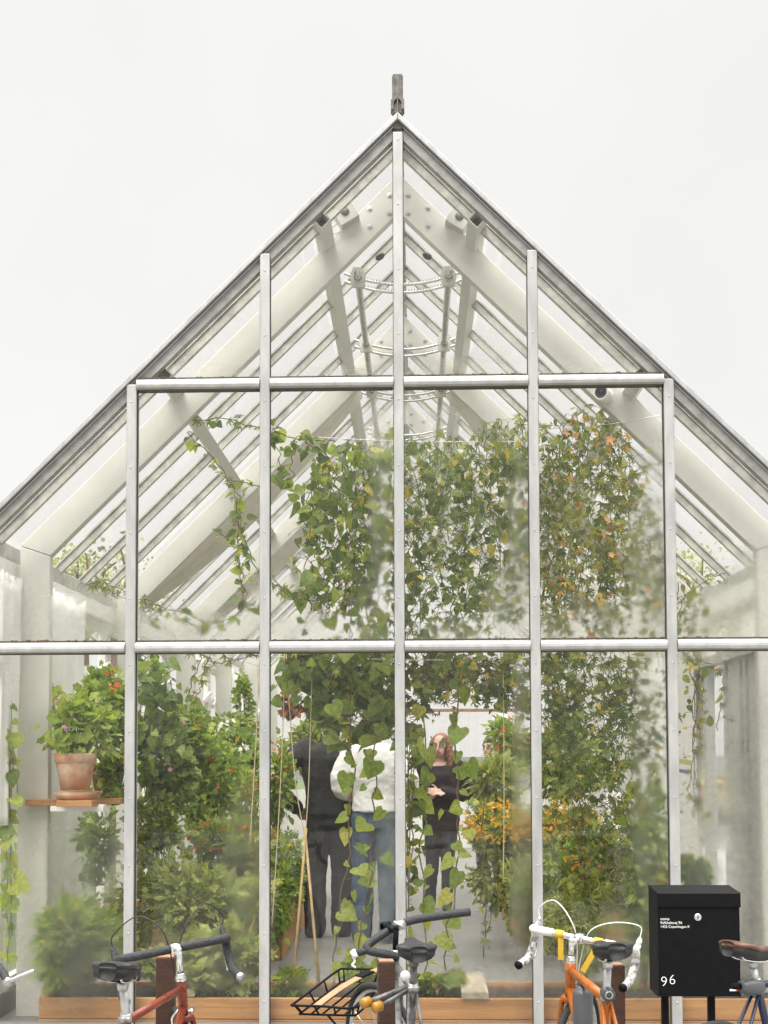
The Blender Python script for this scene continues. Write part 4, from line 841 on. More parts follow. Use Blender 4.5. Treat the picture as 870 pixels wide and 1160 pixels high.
def person(label, X, Y, rotz, H, pose, clothes, hair, female=False, group=None):
    k = H/1.8; t = thing('person', label, 'person', (X, Y, .07), group, rotz); g = lambda p: np.array(p, float)*k
    sw = .165 if female else .195; hw = .095
    sh = {s: g((s*sw, .01, 1.46)) for s in (-1, 1)}
    el = {s: g(pose['elbow'][s]) for s in (-1, 1)}; wr = {s: g(pose['wrist'][s]) for s in (-1, 1)}
    hp = {s: g((s*.09, .0, .93)) for s in (-1, 1)}; kn = {s: g(pose.get('knee', {-1: (-.10, -.02, .50), 1: (.10, -.02, .50)})[s]) for s in (-1, 1)}; an = {s: g(pose.get('ankle', {-1: (-.11, .03, .09), 1: (.11, .03, .09)})[s]) for s in (-1, 1)}
    ch = .155 if female else .18
    tor = [(0, .0, .90, .155, .105), (0, .0, 1.0, .15, .10), (0, .0, 1.12, .125 if female else .15, .09), (0, -.005, 1.26, ch, .115), (0, 0, 1.38, ch+.015, .11), (0, .01, 1.46, ch-.01, .085), (0, .012, 1.505, .075, .06)]
    tor = [tuple(v*k for v in r) for r in tor]
    hd = g((0, -.02, 1.665)); tn = pose.get('turn', 0); HM = rotM((0, 0, 1), tn)@rotM((1, 0, 0), pose.get('nod', 0))
    hp_ = lambda p: hd+HM@(np.array(p, float)*k)
    q = MB(); ell(q, tor); limb(q, [g((0, .012, 1.47)), g((0, .0, 1.56)), hd+g((0, 0, -.03))], [.062*k, .055*k, .056*k])
    q.ball(hd+HM@g((0, .012, .022)), .1*k, 12, (.76, .94, 1.02), HM); q.ball(hp_((0, -.028, -.055)), .066*k, 10, (.80, .92, .95), HM)
    q.tube([hp_((0, -.083, .025)), hp_((0, -.103, -.012)), hp_((0, -.112, -.028)), hp_((0, -.088, -.036))], [.008, .010, .013, .009], 8)
    for s in (-1, 1):
        q.ball(hp_((s*.078, .012, -.008)), .026*k, 8, (.35, .7, 1.1), HM); q.ball(hp_((s*.032, -.078, .036)), .018*k, 8, (1.2, .6, .5), HM)
        limb(q, [sh[s], el[s], wr[s]], [.056*k, .043*k, .03*k]); hand(q, wr[s], pose['hdir'][s], (-s*.9, .0, .5), k)
        limb(q, [hp[s], kn[s], an[s]], [.085*k, .058*k, .04*k]); limb(q, [an[s]+g((0, .03, -.05)), an[s]+g((0, -.14, -.06))], [.038*k, .03*k])
    fuse(q, 'body', SKIN, t, .0065, 2)
    # face details
    for s in (-1, 1):
        q = MB(); q.ball(hp_((s*.032, -.081, .018)), .0105*k, 8, (1.2, .8, .6)); e = q.build('eye', mat('eye_white', (.45, .42, .39), .2), t, True)
        q = MB(); q.ball(hp_((s*.032, -.0885, .018)), .0062*k, 6); q.build('iris', mat('iris', (.05, .035, .02), .2), e, True)
        q = MB(); q.tube([hp_((s*.016, -.094, .040)), hp_((s*.034, -.096, .046)), hp_((s*.052, -.082, .040))], [.003, .0045, .002], 6); q.build('eyebrow', hair[0], t, True)
    q = MB(); q.tube([hp_((-.026, -.084, -.060)), hp_((-.01, -.096, -.058)), hp_((.01, -.096, -.058)), hp_((.026, -.084, -.060))], [.003, .0065, .0065, .003], 8); q.build('mouth', mat('lips', (.42, .15, .13), .4), t, True)
    # hair
    q = MB(); 
    if hair[1] == 'short':
        q.ball(hp_((0, .025, .035)), .107*k, 12, (.78, .95, .92), HM); q.ball(hp_((0, .05, -.02)), .085*k, 10, (.82, .75, 1), HM); o = fuse(q, 'hair', hair[0], t, .008, 2, .012)
    else:
        q.ball(hp_((0, .042, .045)), .108*k, 12, (.84, .90, .90), HM)
        o = q.build('hair', hair[0], t, True)
        for i in range(110):
            a = rng.uniform(-2.25, 2.25); side = math.sin(a); bk = math.cos(a)
            x0 = .088*side; y0 = .03+.075*bk; z0_ = rng.uniform(.02, .105); ln = hair[2]*rng.uniform(.65, 1.05); pts = []; ph = rng.uniform(0, 6)
            for j in range(15):
                u = j/14; wv = .017*math.sin(u*19+ph); fl_ = 1+.55*u*(1-.3*u)
                pts.append(hp_((x0*fl_+wv, y0*(1+.1*u)-(.045*u if bk < .3 else 0)+.016*math.cos(u*19+ph), z0_*(1-u*.3)-ln*u)))
            q2 = MB(); q.v = []; q.f = []
            if i == 0: LK = MB()
            LK.tube(pts, [.010*(1-.5*abs(2*j/14-1)) for j in range(15)], 5)
        LK.build('curls', hair[0], o, True)
    # clothes
    c = clothes; off = c.get('loose', .02)
    q = MB(); tl = c.get('hem', .92)
    rr = [(a, b, z, rx+off, ry+off) for a, b, z, rx, ry in tor if z > tl*k+.02]; rr = [(0, 0, tl*k, .155*k+off*1.1, .105*k+off*1.1)]+rr[:-1]+([(0, .02*k, 1.475*k, .105*k, .07*k)] if female else [(0, .012*k, 1.515*k, .072*k, .064*k)])
    ell(q, rr)
    for s in (-1, 1): limb(q, [sh[s], el[s], el[s]+(wr[s]-el[s])*c.get('sleeve', .95)], [.062*k+off*.6, .052*k+off*.6, .040*k+off*.4])
    top = fuse(q, c['top'][0], c['top'][1], t, .010, 5, .030)
    q = MB(); cz = 1.515 if not female else 1.462
    q.lathe([(.066*k, -.02), (.070*k, .0), (.066*k, .035*k), (.058*k, .04*k)], (0, .012*k, cz*k), 20, np.diag([1.45, 1.1, .35]) if female else None); q.build('collar', c['top'][1], top, True)
    q = MB(); ell(q, [(0, 0, .86*k, .165*k, .118*k), (0, 0, .98*k, .158*k, .112*k), (0, 0, 1.02*k, .152*k, .108*k)])
    for s in (-1, 1): limb(q, [hp[s], kn[s], an[s]+g((0, 0, -.03))], [.105*k, c.get('knee', .078)*k, c.get('cuff', .066)*k])
    b = fuse(q, c['bottom'][0], c['bottom'][1], t, .010, 5, .026)
    if c.get('belt'):
        q = MB(); vs = []; ell(q, [(0, 0, .995*k, .166*k, .119*k), (0, 0, 1.03*k, .164*k, .117*k)]); q.build('belt', mat('belt_leather', (.03, .02, .015), .5), t, True)
    for s in (-1, 1):
        q = MB(); a = an[s]; limb(q, [a+g((0, .035, -.045)), a+g((0, -.06, -.045)), a+g((0, -.165, -.062))], [.046*k, .045*k, .034*k]); q.ball(a+g((0, .01, -.01)), .048*k, 8)
        q.v = [(x, y, max(z, .005)) for x, y, z in q.v]; fuse(q, 'shoe', c['shoe'], t, .008, 3)
    return t
HB = mat('brown_hair', (.09, .055, .03), .55, 0, .3, 40); HD = mat('dark_hair', (.025, .018, .014), .5, 0, .3, 40); HR = mat('auburn_hair', (.36, .17, .07), .5, 0, .35, 30, col2=(.20, .085, .035))
bl = fabric('black_jacket_cloth', (.018, .018, .019), 40, .5); wh = fabric('white_shirt_cloth', (.80, .79, .77), 50, .2, .04); dn = fabric('blue_denim', (.075, .11, .17), 120, .3, .3)
dk = fabric('charcoal_cloth', (.030, .030, .032), 90, .3); mn = fabric('black_maroon_cloth', (.022, .013, .015), 60, .3); gr = fabric('grey_cloth', (.2, .2, .2), 60, .3)
shoe_b = mat('brown_leather', (.10, .05, .03), .45, 0, .3, 20); shoe_k = mat('black_leather', (.02, .02, .02), .4)
a = P(374, 1058, 3.55)
person('person in a black quilted jacket and dark trousers seen from behind, elbow out', a[0], 3.55, pi+.10, 1.93,
       {'elbow': {1: (.44, .08, 1.22), -1: (-.28, .03, 1.16)}, 'wrist': {1: (.25, -.06, .99), -1: (-.20, -.20, 1.1)}, 'hdir': {1: (-.5, -.5, -.7), -1: (.3, -1, .2)}, 'ankle': {-1: (-.09, .02, .09), 1: (.12, .05, .09)}, 'knee': {-1: (-.10, -.02, .5), 1: (.115, .0, .5)}},
       {'top': ('jacket', bl), 'bottom': ('trousers', dk), 'shoe': shoe_b, 'loose': .045, 'hem': .95, 'knee': .092, 'cuff': .085}, (HB, 'short'))
a = P(426, 1066, 3.25)
person('person in a white shirt and blue jeans seen from behind beside the black jacket', a[0], 3.25, pi-.12, 1.92,
       {'elbow': {1: (.28, .05, 1.17), -1: (-.28, .05, 1.17)}, 'wrist': {1: (.16, -.22, 1.10), -1: (-.16, -.22, 1.10)}, 'hdir': {1: (-.4, -1, .1), -1: (.4, -1, .1)}},
       {'top': ('shirt', wh), 'bottom': ('jeans', dn), 'shoe': shoe_k, 'loose': .026, 'hem': .985, 'belt': True, 'knee': .088, 'cuff': .080}, (HB, 'short'))
a = P(500, 1028, 5.25)
person('person with long curly auburn hair in a black blouse facing us, hands held together', a[0], 5.25, -.16, 1.72,
       {'elbow': {1: (.27, .05, 1.18), -1: (-.27, .06, 1.18)}, 'wrist': {1: (.02, -.22, 1.21), -1: (-.06, -.22, 1.16)}, 'hdir': {1: (-1, -.25, .0), -1: (.5, -.3, .25)}, 'turn': -.10, 'nod': .05, 'knee': {-1: (-.09, -.02, .5), 1: (.07, -.02, .5)}, 'ankle': {-1: (-.12, .03, .09), 1: (.06, .03, .09)}},
       {'top': ('blouse', mn), 'bottom': ('trousers', dk), 'shoe': shoe_k, 'loose': .03, 'hem': .80, 'knee': .07, 'cuff': .055, 'sleeve': .88}, (HR, 'long', .36), True)
a = P(556, 1010, 6.9)
person('person in grey with dark hair half hidden by leaves behind the yellow flowers', a[0], 6.9, -.5, 1.70,
       {'elbow': {1: (.27, .05, 1.18), -1: (-.27, .05, 1.18)}, 'wrist': {1: (.14, -.22, 1.12), -1: (-.14, -.22, 1.12)}, 'hdir': {1: (-.4, -1, .1), -1: (.4, -1, .1)}},
       {'top': ('sweater', gr), 'bottom': ('trousers', dk), 'shoe': shoe_k, 'loose': .03}, (HD, 'short'))
# ================================================================== bicycles
AX = np.array([-.292, 0, .956]); A0 = np.array([.547, 0, .322]); ST = AX
CHROME = mat('chrome', (.75, .75, .74), .18, 1.0); DULLM = mat('satin_alloy', (.50, .50, .49), .38, .9, .25, 30)
TYRE = mat('tyre_rubber', (.02, .02, .02), .8, 0, .2, 60); TAPE = mat('black_tape', (.022, .022, .024), .65, 0, .3, 40, .6, 110); WTAPE = mat('worn_white_tape', (.74, .71, .66), .7, 0, .10, 30, .5, 130, stretch=None)
TORN = mat('torn_white_tape', (.74, .72, .68), .7, 0, .5, 55, .5, 90, col2=(.03, .03, .03)); YTAPE = mat('yellow_tape', (.55, .34, .025), .6)
VINYL = mat('black_vinyl', (.018, .018, .019), .42, 0, .2, 40, .15, 120)
def bike(label, q10, frame_m, style, saddle_m, group='bicycles parked in front of the greenhouse', tube=.0145, saddle_tilt=0, tape0=7, cab={1: .115, -1: .115}, post_m=None, bar_m=None, tape=None, steer_extra=None):
    x, y, hd, lean, steer, Ls, Lst, stem, bp, sc = q10
    t = thing('bicycle', label, 'bicycle', (x, y, 0), group)
    Lx = rotM((1, 0, 0), lean); Hm = rotM((0, 0, 1), hd); W = lambda p: Hm@(Lx@(np.array(p, float)*sc)); Ms = rotM(AX, steer)
    F = lambda p: W(A0+Ms@(np.array(p, float)-A0))          # steered assembly
    BB = np.array([0, 0, .27]); cl_ = BB+ST*.53; htop = A0+AX*.50; hbot = A0+AX*.37; RA = np.array([-.41, 0, .335]); FA = np.array([.59, 0, .335])
    q = MB(); r = tube*sc
    q.tube([W(BB), W(cl_+ST*.02)], r, 12); q.tube([W(cl_), W(htop-AX*.03)], r*.95, 12); q.tube([W(BB), W(hbot+AX*.03)], r*1.08, 12); q.tube([W(hbot-AX*.01), W(htop+AX*.01)], r*1.2, 14)
    q.ball(W(htop-AX*.03), r*1.28, 8); q.ball(W(hbot+AX*.03), r*1.28, 8)
    for s in (-1, 1):
        q.tube([W(cl_+[0, s*.012, -.01]), W(RA+[0, s*.06, 0])], .007, 8); q.tube([W(BB+[0, s*.02, 0]), W(RA+[0, s*.06, 0])], .008, 8)
    q.lathe([(.001, -.034), (.02, -.034), (.02, .034), (.001, .034)], W(BB), 14, Hm@Lx@Zto((0, 1, 0))); fr = q.build('frame', frame_m, t, True)
    q = MB(); q.lathe([(.017, -.008), (.02, -.006), (.02, 0), (.0165, .001), (.019, .004), (.021, .010), (.016, .013), (.018, .017), (.012, .022)], W(htop+AX*.012), 16, Hm@Lx@Zto(AX)); q.build('headset', CHROME, fr, True)
    q = MB(); q.tube([W(cl_+ST*.0), W(cl_+ST*.028)], r*1.25, 12); q.tube([W(cl_+[-.02, -.02, .012]), W(cl_+[-.02, .02, .012])], .005, 6); q.build('seat_clamp', DULLM, fr, True)
    q = MB(); q.tube([W(cl_-ST*.1), W(BB+ST*(Ls-.01))], .0136, 12); q.lathe([(.001, -.02), (.016, -.02), (.019, -.006), (.019, .008), (.001, .008)], W(BB+ST*Ls), 12, Hm@Lx); q.build('seat_post', post_m or DULLM, t, True)
    # fork
    q = MB(); crown = hbot-AX*.02; q.ball(F(crown), .025, 8, (1, 1.5, .8), Hm@Lx@Ms)
    for s in (-1, 1): q.tube(smooth_path([F(crown+[0, s*.03, 0]), F(crown*.55+FA*.45+[-.012, s*.045, 0]), F(FA+[0, s*.05, 0])], 6), .010, 8)
    q.build('fork', frame_m, t, True)
    for c, fn in ((RA, W), (FA, F)):
        Mw = Hm@Lx@(Ms if fn is F else np.eye(3)); Wc = fn(c); ang = np.linspace(0, 2*pi, 49)[:-1]
        def circ(R_, o): return [Wc+Mw@np.array([R_*math.cos(a), o, R_*math.sin(a)]) for a in list(ang)+[0]]
        q = MB(); q.tube(circ(.322, 0), .0145, 8, False); wl = q.build('wheel', TYRE, t, True)
        q = MB(); q.tube(circ(.302, 0), .009, 6, False); q.build('rim', DULLM, wl, True)
        q = MB()
        for k in range(28): a = 2*pi*k/28; q.tube([Wc+Mw@np.array([.02*math.cos(a+.9*(-1)**k), .025*(-1)**k, .02*math.sin(a+.9*(-1)**k)]), Wc+Mw@np.array([.3*math.cos(a), 0, .3*math.sin(a)])], .0012, 4, False)
        q.build('spokes', CHROME, wl)
        q = MB(); q.lathe([(.001, -.055), (.01, -.055), (.01, -.03), (.024, -.028), (.012, -.02), (.012, .02), (.024, .028), (.01, .03), (.01, .055), (.001, .055)], Wc, 14, Mw@Zto((0, 1, 0))); q.build('hub', CHROME, wl, True)
    # cranks
    q = MB(); q.lathe([(.05, .048), (.095, .046), (.095, .05), (.05, .05)], W(BB), 28, Hm@Lx@Zto((0, -1, 0)))
    for s, a in ((-1, .6), (1, .6+pi)): q.tube([W(BB+[0, s*.06, 0]), W(BB+[.17*math.cos(a), s*.07, .17*math.sin(a)])], .009, 8)
    q.build('crankset', DULLM, t, True)
    for s, a in ((-1, .6), (1, .6+pi)):
        e = BB+[.17*math.cos(a), s*.12, .17*math.sin(a)]; q = MB(); q.beam(W(e-[.04, 0, 0]), W(e+[.04, 0, 0]), .08, .018, W([0, 0, 1])); q.build('pedal', TYRE, t)
    # saddle
    Tz = rotM((0, 1, 0), saddle_tilt); sc0 = BB+ST*Ls+np.array([0, 0, .052])
    def sad(lo, hi, dz, shrink):
        vs = []; n = 18; m = 15
        for i in range(m):
            u = i/(m-1); xx = -.135+.28*u; hw = np.interp(u, [0, .06, .18, .34, .5, .68, .9, 1], [.030, .060, .074, .068, .044, .026, .020, .010])*shrink; zt = np.interp(u, [0, .15, .5, .85, 1], [.006, .010, .0, .004, -.006])
            for k in range(n):
                a = 2*pi*k/n; c, s = math.cos(a), math.sin(a); z = zt+(hi*max(s, 0)**.8 if s >= 0 else lo*abs(s)**.6)+dz
                vs.append(W(sc0+Tz@np.array([xx, hw*math.copysign(abs(c)**.75, c), z])))
        q = MB(); q.add(vs, [(i*n+k, i*n+(k+1) % n, (i+1)*n+(k+1) % n, (i+1)*n+k) for i in range(m-1) for k in range(n)]+[tuple(range(n)), tuple((m-1)*n+k for k in range(n-1, -1, -1))]); return q
    sdl = sad(-.012, .012, 0, 1).build('saddle', saddle_m, t, True)
    sad(-.038, .002, -.006, .92).build('saddle_underside', mat('saddle_base', (.012, .011, .01), .7), sdl, True)
    q = MB()
    for s in (-1, 1): q.tube(smooth_path([W(sc0+Tz@np.array([-.10, s*.035, -.018])), W(sc0+Tz@np.array([-.06, s*.022, -.042])), W(sc0+Tz@np.array([.05, s*.022, -.042])), W(sc0+Tz@np.array([.11, s*.01, -.02]))], 4), .0035, 6)
    q.build('rail', CHROME, sdl, True)
    # stem and bars
    st = A0+AX*Lst; c = st+np.array([stem, 0, .01])
    q = MB(); q.tube([F(htop+AX*.02), F(st+AX*.012)], .0112, 12); q.ball(F(st+AX*.012), .0125, 8); q.tube([F(st), F(c)], .0125, 12); q.lathe([(.012, -.018), (.019, -.018), (.019, .018), (.012, .018)], F(c), 14, Hm@Lx@Ms@Zto((0, 1, 0))); q.build('stem', CHROME if style == 'drop' else BLACKM, t, True)
    cb, sb = math.cos(bp), math.sin(bp)
    def B(dx, dy, dz): return F(c+np.array([dx*cb-dz*sb, dy, dx*sb+dz*cb]))
    if style == 'drop':
        hb = None
        for s in (-1, 1):
            path = smooth_path([B(0, 0, 0), B(0, s*.06, 0), B(0, s*.17, 0), B(.025, s*.198, -.002), B(.08, s*.206, -.018), B(.088, s*.208, -.065), B(.055, s*.208, -.115), B(0, s*.21, -.135), B(-.055, s*.21, -.142)], 5)
            q = MB(); q.tube(path, .0125, 10); h = q.build('handlebar', bar_m or CHROME, t, True); hb = hb or h
            q = MB(); i0 = tape0; q.tube(path[i0:23], .0163, 12); g = q.build('bar_tape', tape[0], h, True)
            q = MB(); q.tube(path[22:], .0160, 12); q.build('bar_tape', tape[1], h, True)
            q = MB(); q.lathe([(.001, -.004), (.015, -.003), (.017, .004), (.001, .006)], path[-1], 14, Zto(path[-1]-path[-2])); q.build('bar_plug', tape[2], h, True)
            # brake hood and lever
            q = MB(); q.tube(smooth_path([B(.082, s*.206, -.03), B(.11, s*.207, .01), B(.118, s*.207, .035)], 3), [.014, .014, .013, .012, .012, .010, .007], 8); lv = q.build('brake_lever', tape[3], t, True)
            q = MB(); q.tube(smooth_path([B(.115, s*.207, .012), B(.135, s*.207, -.03), B(.125, s*.205, -.085), B(.10, s*.203, -.13)], 4), .0055, 6); q.build('lever_blade', CHROME, lv, True)
            ca = tape[4]; top = B(.118, s*.207, .032)
            q = MB(); q.tube(smooth_path([top, top+np.array([0, 0, .045]), (top*.62+F(c)*.38)+np.array([0, 0, cab[s]]), (top*.25+F(c)*.75)+np.array([0, 0, cab[s]*.65]), F(c+[.03, s*.015, -.02]), F(hbot+[.06, 0, .02])], 6), .0026, 6); q.build('brake_cable', ca, t, True)
    # front brake
    q = MB()
    for s in (-1, 1): q.tube(smooth_path([F(crown+[.035, s*.004, .03]), F(crown+[.04, s*.036, .0]), F(crown+[.045, s*.03, -.04])], 3), .007, 6)
    q.tube([F(crown+[.02, -.03, .012]), F(crown+[.05, -.045, .02])], .008, 8); q.build('brake_caliper', CHROME, t, True)
    return t, W, F, B, c
RED = mat('red_enamel', (.17, .03, .011), .28, .1, .18, 20); ORANGE = mat('orange_enamel', (.34, .09, .010), .28, .1, .12, 25); BKF = mat('black_enamel', (.02, .02, .022), .3, .1, .5, 30, col2=(.16, .16, .15)); BLUE = mat('blue_enamel', (.015, .02, .045), .3, .1)
BCAB = mat('black_cable', (.02, .02, .02), .5); WCAB = mat('white_cable', (.62, .62, .60), .4)
QR = [-.824, -2.744, 1.446, .0163, .5411, .6603, .612, .0578, -.0359, .9905]
bike('red-brown bicycle with black taped drop bars and a black saddle', QR, RED, 'drop', VINYL, saddle_tilt=.14, tape0=2, tape=(TAPE, TAPE, DULLM, TAPE, BCAB))
QO = [.7386, -2.4189, 1.6594, -.0292, -.5492, .6668, .585, .0908, -.0347, 1.0]
t, W, F, B, c = bike('orange bicycle with torn white bar tape and yellow ribbons', QO, ORANGE, 'drop', VINYL, cab={1: .10, -1: .06}, saddle_tilt=.10, tape=(WTAPE, TORN, BLACKM, TORN, WCAB), tube=.0175)
for s, ln in ((1, .085), (-1, .10)):
    q = MB(); q.tube([B(0, s*.062, 0), B(0, s*.095, 0)], .0172, 12); rb = q.build('yellow_ribbon', YTAPE, t, True)
    g = [B(.0, s*.075, -.012)]; p = g[0].copy(); 
    q = MB(); pts = [p+np.array([-.004*s*i*0+(.0 if s > 0 else -.012*i), -.012, -ln/5*i]) for i in range(6)]
    for a_, b_ in zip(pts[:-1], pts[1:]): q.beam(a_, b_+1e-5, .022, .002, (0, 1, 0.01))
    q.build('ribbon_tail', YTAPE, rb)
q = MB(); q.lathe([(.001, -.07), (.036, -.07), (.038, -.06), (.038, .06), (.034, .075), (.026, .08), (.026, .09), (.001, .092)], W(np.array([.22, .0, .66])), 20); q.build('battery_can', mat('dark_grey_plastic', (.07, .075, .08), .35), t, True)
q = MB(); q.lathe([(.001, -.02), (.021, -.02), (.024, -.008), (.024, .02), (.001, .022)], W(np.array([-.172, 0, .80])), 18, rotM((0, 0, 1), QO[2])@Zto((-1, 0, -.1))); l_ = q.build('tail_light', mat('dark_grey_plastic', (.07, .075, .08), .35), t, True)
q = MB(); q.lathe([(.010, .022), (.014, .022), (.014, .026), (.010, .026)], W(np.array([-.172, 0, .80])), 18, rotM((0, 0, 1), QO[2])@Zto((-1, 0, -.1))); q.build('light_ring', DULLM, l_, True)
QB = [.0486, -2.2744, 1.70, .0053, .42, .6437, .6131, .0794, 0., 1.0]
t, W, F, B, c = bike('black bicycle with bullhorn bars and a front rack holding a tan strap', QB, BKF, 'bull', VINYL, post_m=BKF)
OB = np.array([QB[0], QB[1], 0]); cw = F(c)+OB; Yc = cw[1]
def T_(px, py, dy): return P(px, py, Yc+dy)-OB
cp = T_(453, 1047, 0)
q = MB(); q.tube(smooth_path([cp, T_(470, 1042, .03), T_(495, 1038, .06), T_(532, 1033, .10)], 6), .0168, 12); h = q.build('handlebar', TAPE, t, True); 
q = MB(); q.tube(smooth_path([cp, T_(436, 1057, -.03), T_(420, 1068, -.06), T_(415, 1074, -.075), T_(421, 1078, -.08), T_(437, 1081, -.07), T_(451, 1084, -.05)], 6), .0166, 12); q.build('handlebar', TAPE, t, True)
q = MB(); q.tube([T_(420, 1075, -.078), T_(410, 1078, -.08), T_(402, 1081, -.08)], .0145, 10); q.build('bar_end', TAPE, t, True)
q = MB(); q.tube([T_(404, 1079, -.085), T_(399, 1082, -.085)], .0175, 10); q.tube(smooth_path([T_(400, 1084, -.09), T_(402, 1089, -.09), T_(399, 1093, -.09), T_(403, 1096, -.09)], 4), .0045, 6); q.build('white_ribbon', mat('white_plastic', (.78, .78, .75), .35), t, True)
q = MB(); q.tube([T_(447, 1051, -.02), T_(457, 1046, .0)], .021, 12); q.tube([T_(446, 1044, -.03), T_(459, 1052, -.03)], .006, 6); q.build('bar_clamp', DULLM, t, True)
q = MB(); q.lathe([(.001, -.004), (.016, -.004), (.018, .004), (.018, .01), (.001, .012)], P(459, 1105, -2.62)-OB, 18, Zto((0, -1, -.1))); q.build('reflector', mat('reflector_glass', (.6, .6, .58), .15, .3), t, True)
for i, (px, py) in enumerate(((411, 1137), (424, 1142))):
    a = P(px, py, -2.45)-OB; b = a+np.array([.06, .06, .012])
    q = MB(); q.lathe([(.001, -.004), (.017, -.002), (.019, .006), (.019, .03), (.013, .034), (.001, .034)], a, 16, Zto(b-a)); q.build('yellow_knob', mat('amber_plastic', (.33, .16, .015), .35), t, True)
q = MB(); q.tube([P(414, 1137, -2.43)-OB, P(440, 1127, -2.4)-OB, P(462, 1118, -2.38)-OB], .0115, 10); q.tube([P(427, 1142, -2.43)-OB, P(462, 1122, -2.4)-OB], .009, 8); q.build('carrier_arm', BKF, t, True)
# front rack
RK = [P(330, 1139, -1.80)-OB, P(386, 1097, -1.45)-OB, P(452, 1100, -1.45)-OB, P(404, 1141, -1.80)-OB]
def lerp(a, b, u): return a*(1-u)+b*u
q = MB(); dn_ = np.array([0, 0, -.045])
up_ = smooth_path([RK[0], lerp(RK[0], RK[1], .5), lerp(RK[0], RK[1], .93), lerp(RK[1], RK[2], .12), lerp(RK[1], RK[2], .85), RK[2], lerp(RK[2], RK[3], .5), RK[3], lerp(RK[3], RK[0], .5), RK[0]], 3); q.tube(up_, .0052, 8)
sh_ = lambda p: lerp(p, (RK[0]+RK[1]+RK[2]+RK[3])/4, .14)+dn_
lo_ = [sh_(p) for p in RK]+[sh_(RK[0])]; q.tube(lo_, .0048, 8)
for i in range(4):
    a, b = RK[i], RK[(i+1) % 4]
    for u in (.05, .35, .65, .95): q.tube([lerp(a, b, u), sh_(lerp(a, b, u))], .0042, 6)
for u in (.2, .4, .6, .8): q.tube([sh_(lerp(RK[0], RK[3], u)), sh_(lerp(RK[1], RK[2], u))], .0042, 6)
q.tube([sh_((RK[0]+RK[3])/2), F(np.array([.59, .06, .335]))], .0055, 6); q.tube([sh_((RK[2]+RK[3])/2), F(np.array([.59, -.06, .335]))], .0055, 6)
rk = q.build('front_rack', BLACKM, t, True)
q = MB(); nb = 12; Lst_ = [P(358+76*u, 1140-44*u-5*math.sin(pi*u), -1.74+.24*u)-OB for u in np.linspace(0, 1, nb)]
for a_, b_ in zip(Lst_[:-1], Lst_[1:]): q.beam(a_, b_+(b_-a_)*.02, .042, .004)
sp = q.build('strap', mat('tan_leather', (.34, .20, .11), .6, 0, .15, 20), rk)
q = MB(); a_ = Lst_[7]; b_ = Lst_[9]; q.beam(a_+[0, 0, .004], b_+[0, 0, .004], .048, .008); q.build('buckle', BLACKM, sp)
QN = [1.0, -2.42, .62, 0.0, .3, .62, .60, .08, 0, 1.0]
# brown saddle bicycle at the right edge: slide it so that the saddle's rear meets the right side of the mailbox
_W = lambda p: rotM((0, 0, 1), QN[2])@np.array(p, float)
srear = _W(np.array([0, 0, .27])+ST*QN[5]+[-.13, 0, .05]); tgt = P(824, 1079, -2.35); QN[0] = tgt[0]-srear[0]; QN[1] = tgt[1]-srear[1]; QN[9] = tgt[2]/srear[2]
t, W, F, B, c = bike('blue bicycle with brown leather saddle in front of the mailbox', QN, BLUE, 'drop', mat('brown_leather_saddle', (.095, .036, .016), .4, 0, .3, 25), tape=(TAPE, TAPE, DULLM, TAPE, BCAB), saddle_tilt=.16)
p_ = np.array([-.19, 0, .775]); q = MB(); q.lathe([(.001, -.045), (.024, -.045), (.030, -.03), (.030, .03), (.02, .045), (.001, .045)], W(p_), 16, rotM((0, 0, 1), QN[2])@Zto((-1, .3, .1))); l_ = q.build('tail_light', mat('dark_grey_plastic', (.07, .075, .08), .35), t, True)
q = MB(); q.lathe([(.001, .045), (.012, .045), (.012, .075), (.001, .077)], W(p_), 14, rotM((0, 0, 1), QN[2])@Zto((-1, .3, .1))); q.build('light_knob', BLACKM, l_, True)
# bicycle whose bar end alone enters at the left edge
QL = [-2.05, -2.6, 1.5, 0, .15, .66, .60, .08, 0, 1.0]
t, W, F, B, c = bike('bicycle cut off by the left edge, showing one bar end with a silver lever', QL, BKF, 'flat', VINYL)
OL = np.array([QL[0], QL[1], 0]); e1, e2, e3 = P(8, 1112, -2.2)-OL, P(-6, 1092, -2.15)-OL, P(-60, 1060, -2.1)-OL
q = MB(); q.tube(smooth_path([F(c), lerp(F(c), e3, .5), e3, e2, e1], 5), .0155, 12); h = q.build('handlebar', TAPE, t, True)
q = MB(); q.lathe([(.001, -.013), (.014, -.013), (.017, -.004), (.017, .006), (.010, .012), (.001, .012)], e1, 16, Zto((.1, -1, .2))); q.tube(smooth_path([e1, e1+[.03, -.012, .012], e1+[.07, -.012, .028], e1+[.105, -.01, .042]], 4), [.008]*3+[.0075]*4+[.0085]*6, 8); q.build('bar_end_lever', DULLM, t, True)
# ================================================================== rack posts and mailbox
for px, py, wpx, Y, lab in ((186, 1085, 21, -2.15, 'rusty square steel post beside the red-brown bicycle'), (437, 1090, 19, -2.3, 'rusty square steel post behind the black bicycle rack'), (697, 1094, 20, -1.95, 'rusty square steel post behind the orange bicycle seat')):
    c = P(px, py, Y); s = S(Y); hw = wpx/2/s; t = thing('rack_post', lab, 'post', (c[0], Y+hw, 0), 'rusty bicycle rack posts', rotz=.12)
    q = MB(); q.box((-hw, -hw, 0), (hw, hw, c[2])); q.build('shaft', RUST, t, bev=.004)
    q = MB(); q.box((-hw*.86, -hw*.86, c[2]+.0002), (hw*.86, hw*.86, c[2]+.003)); q.build('cap', mat('worn_rust', (.30, .15, .09), .8, 0, .3, 30), t)
    q = MB(); q.box((-hw*1.6, -hw*1.6, .001), (hw*1.6, hw*1.6, .012)); q.build('base_plate', RUST, t)
YM = -1.70
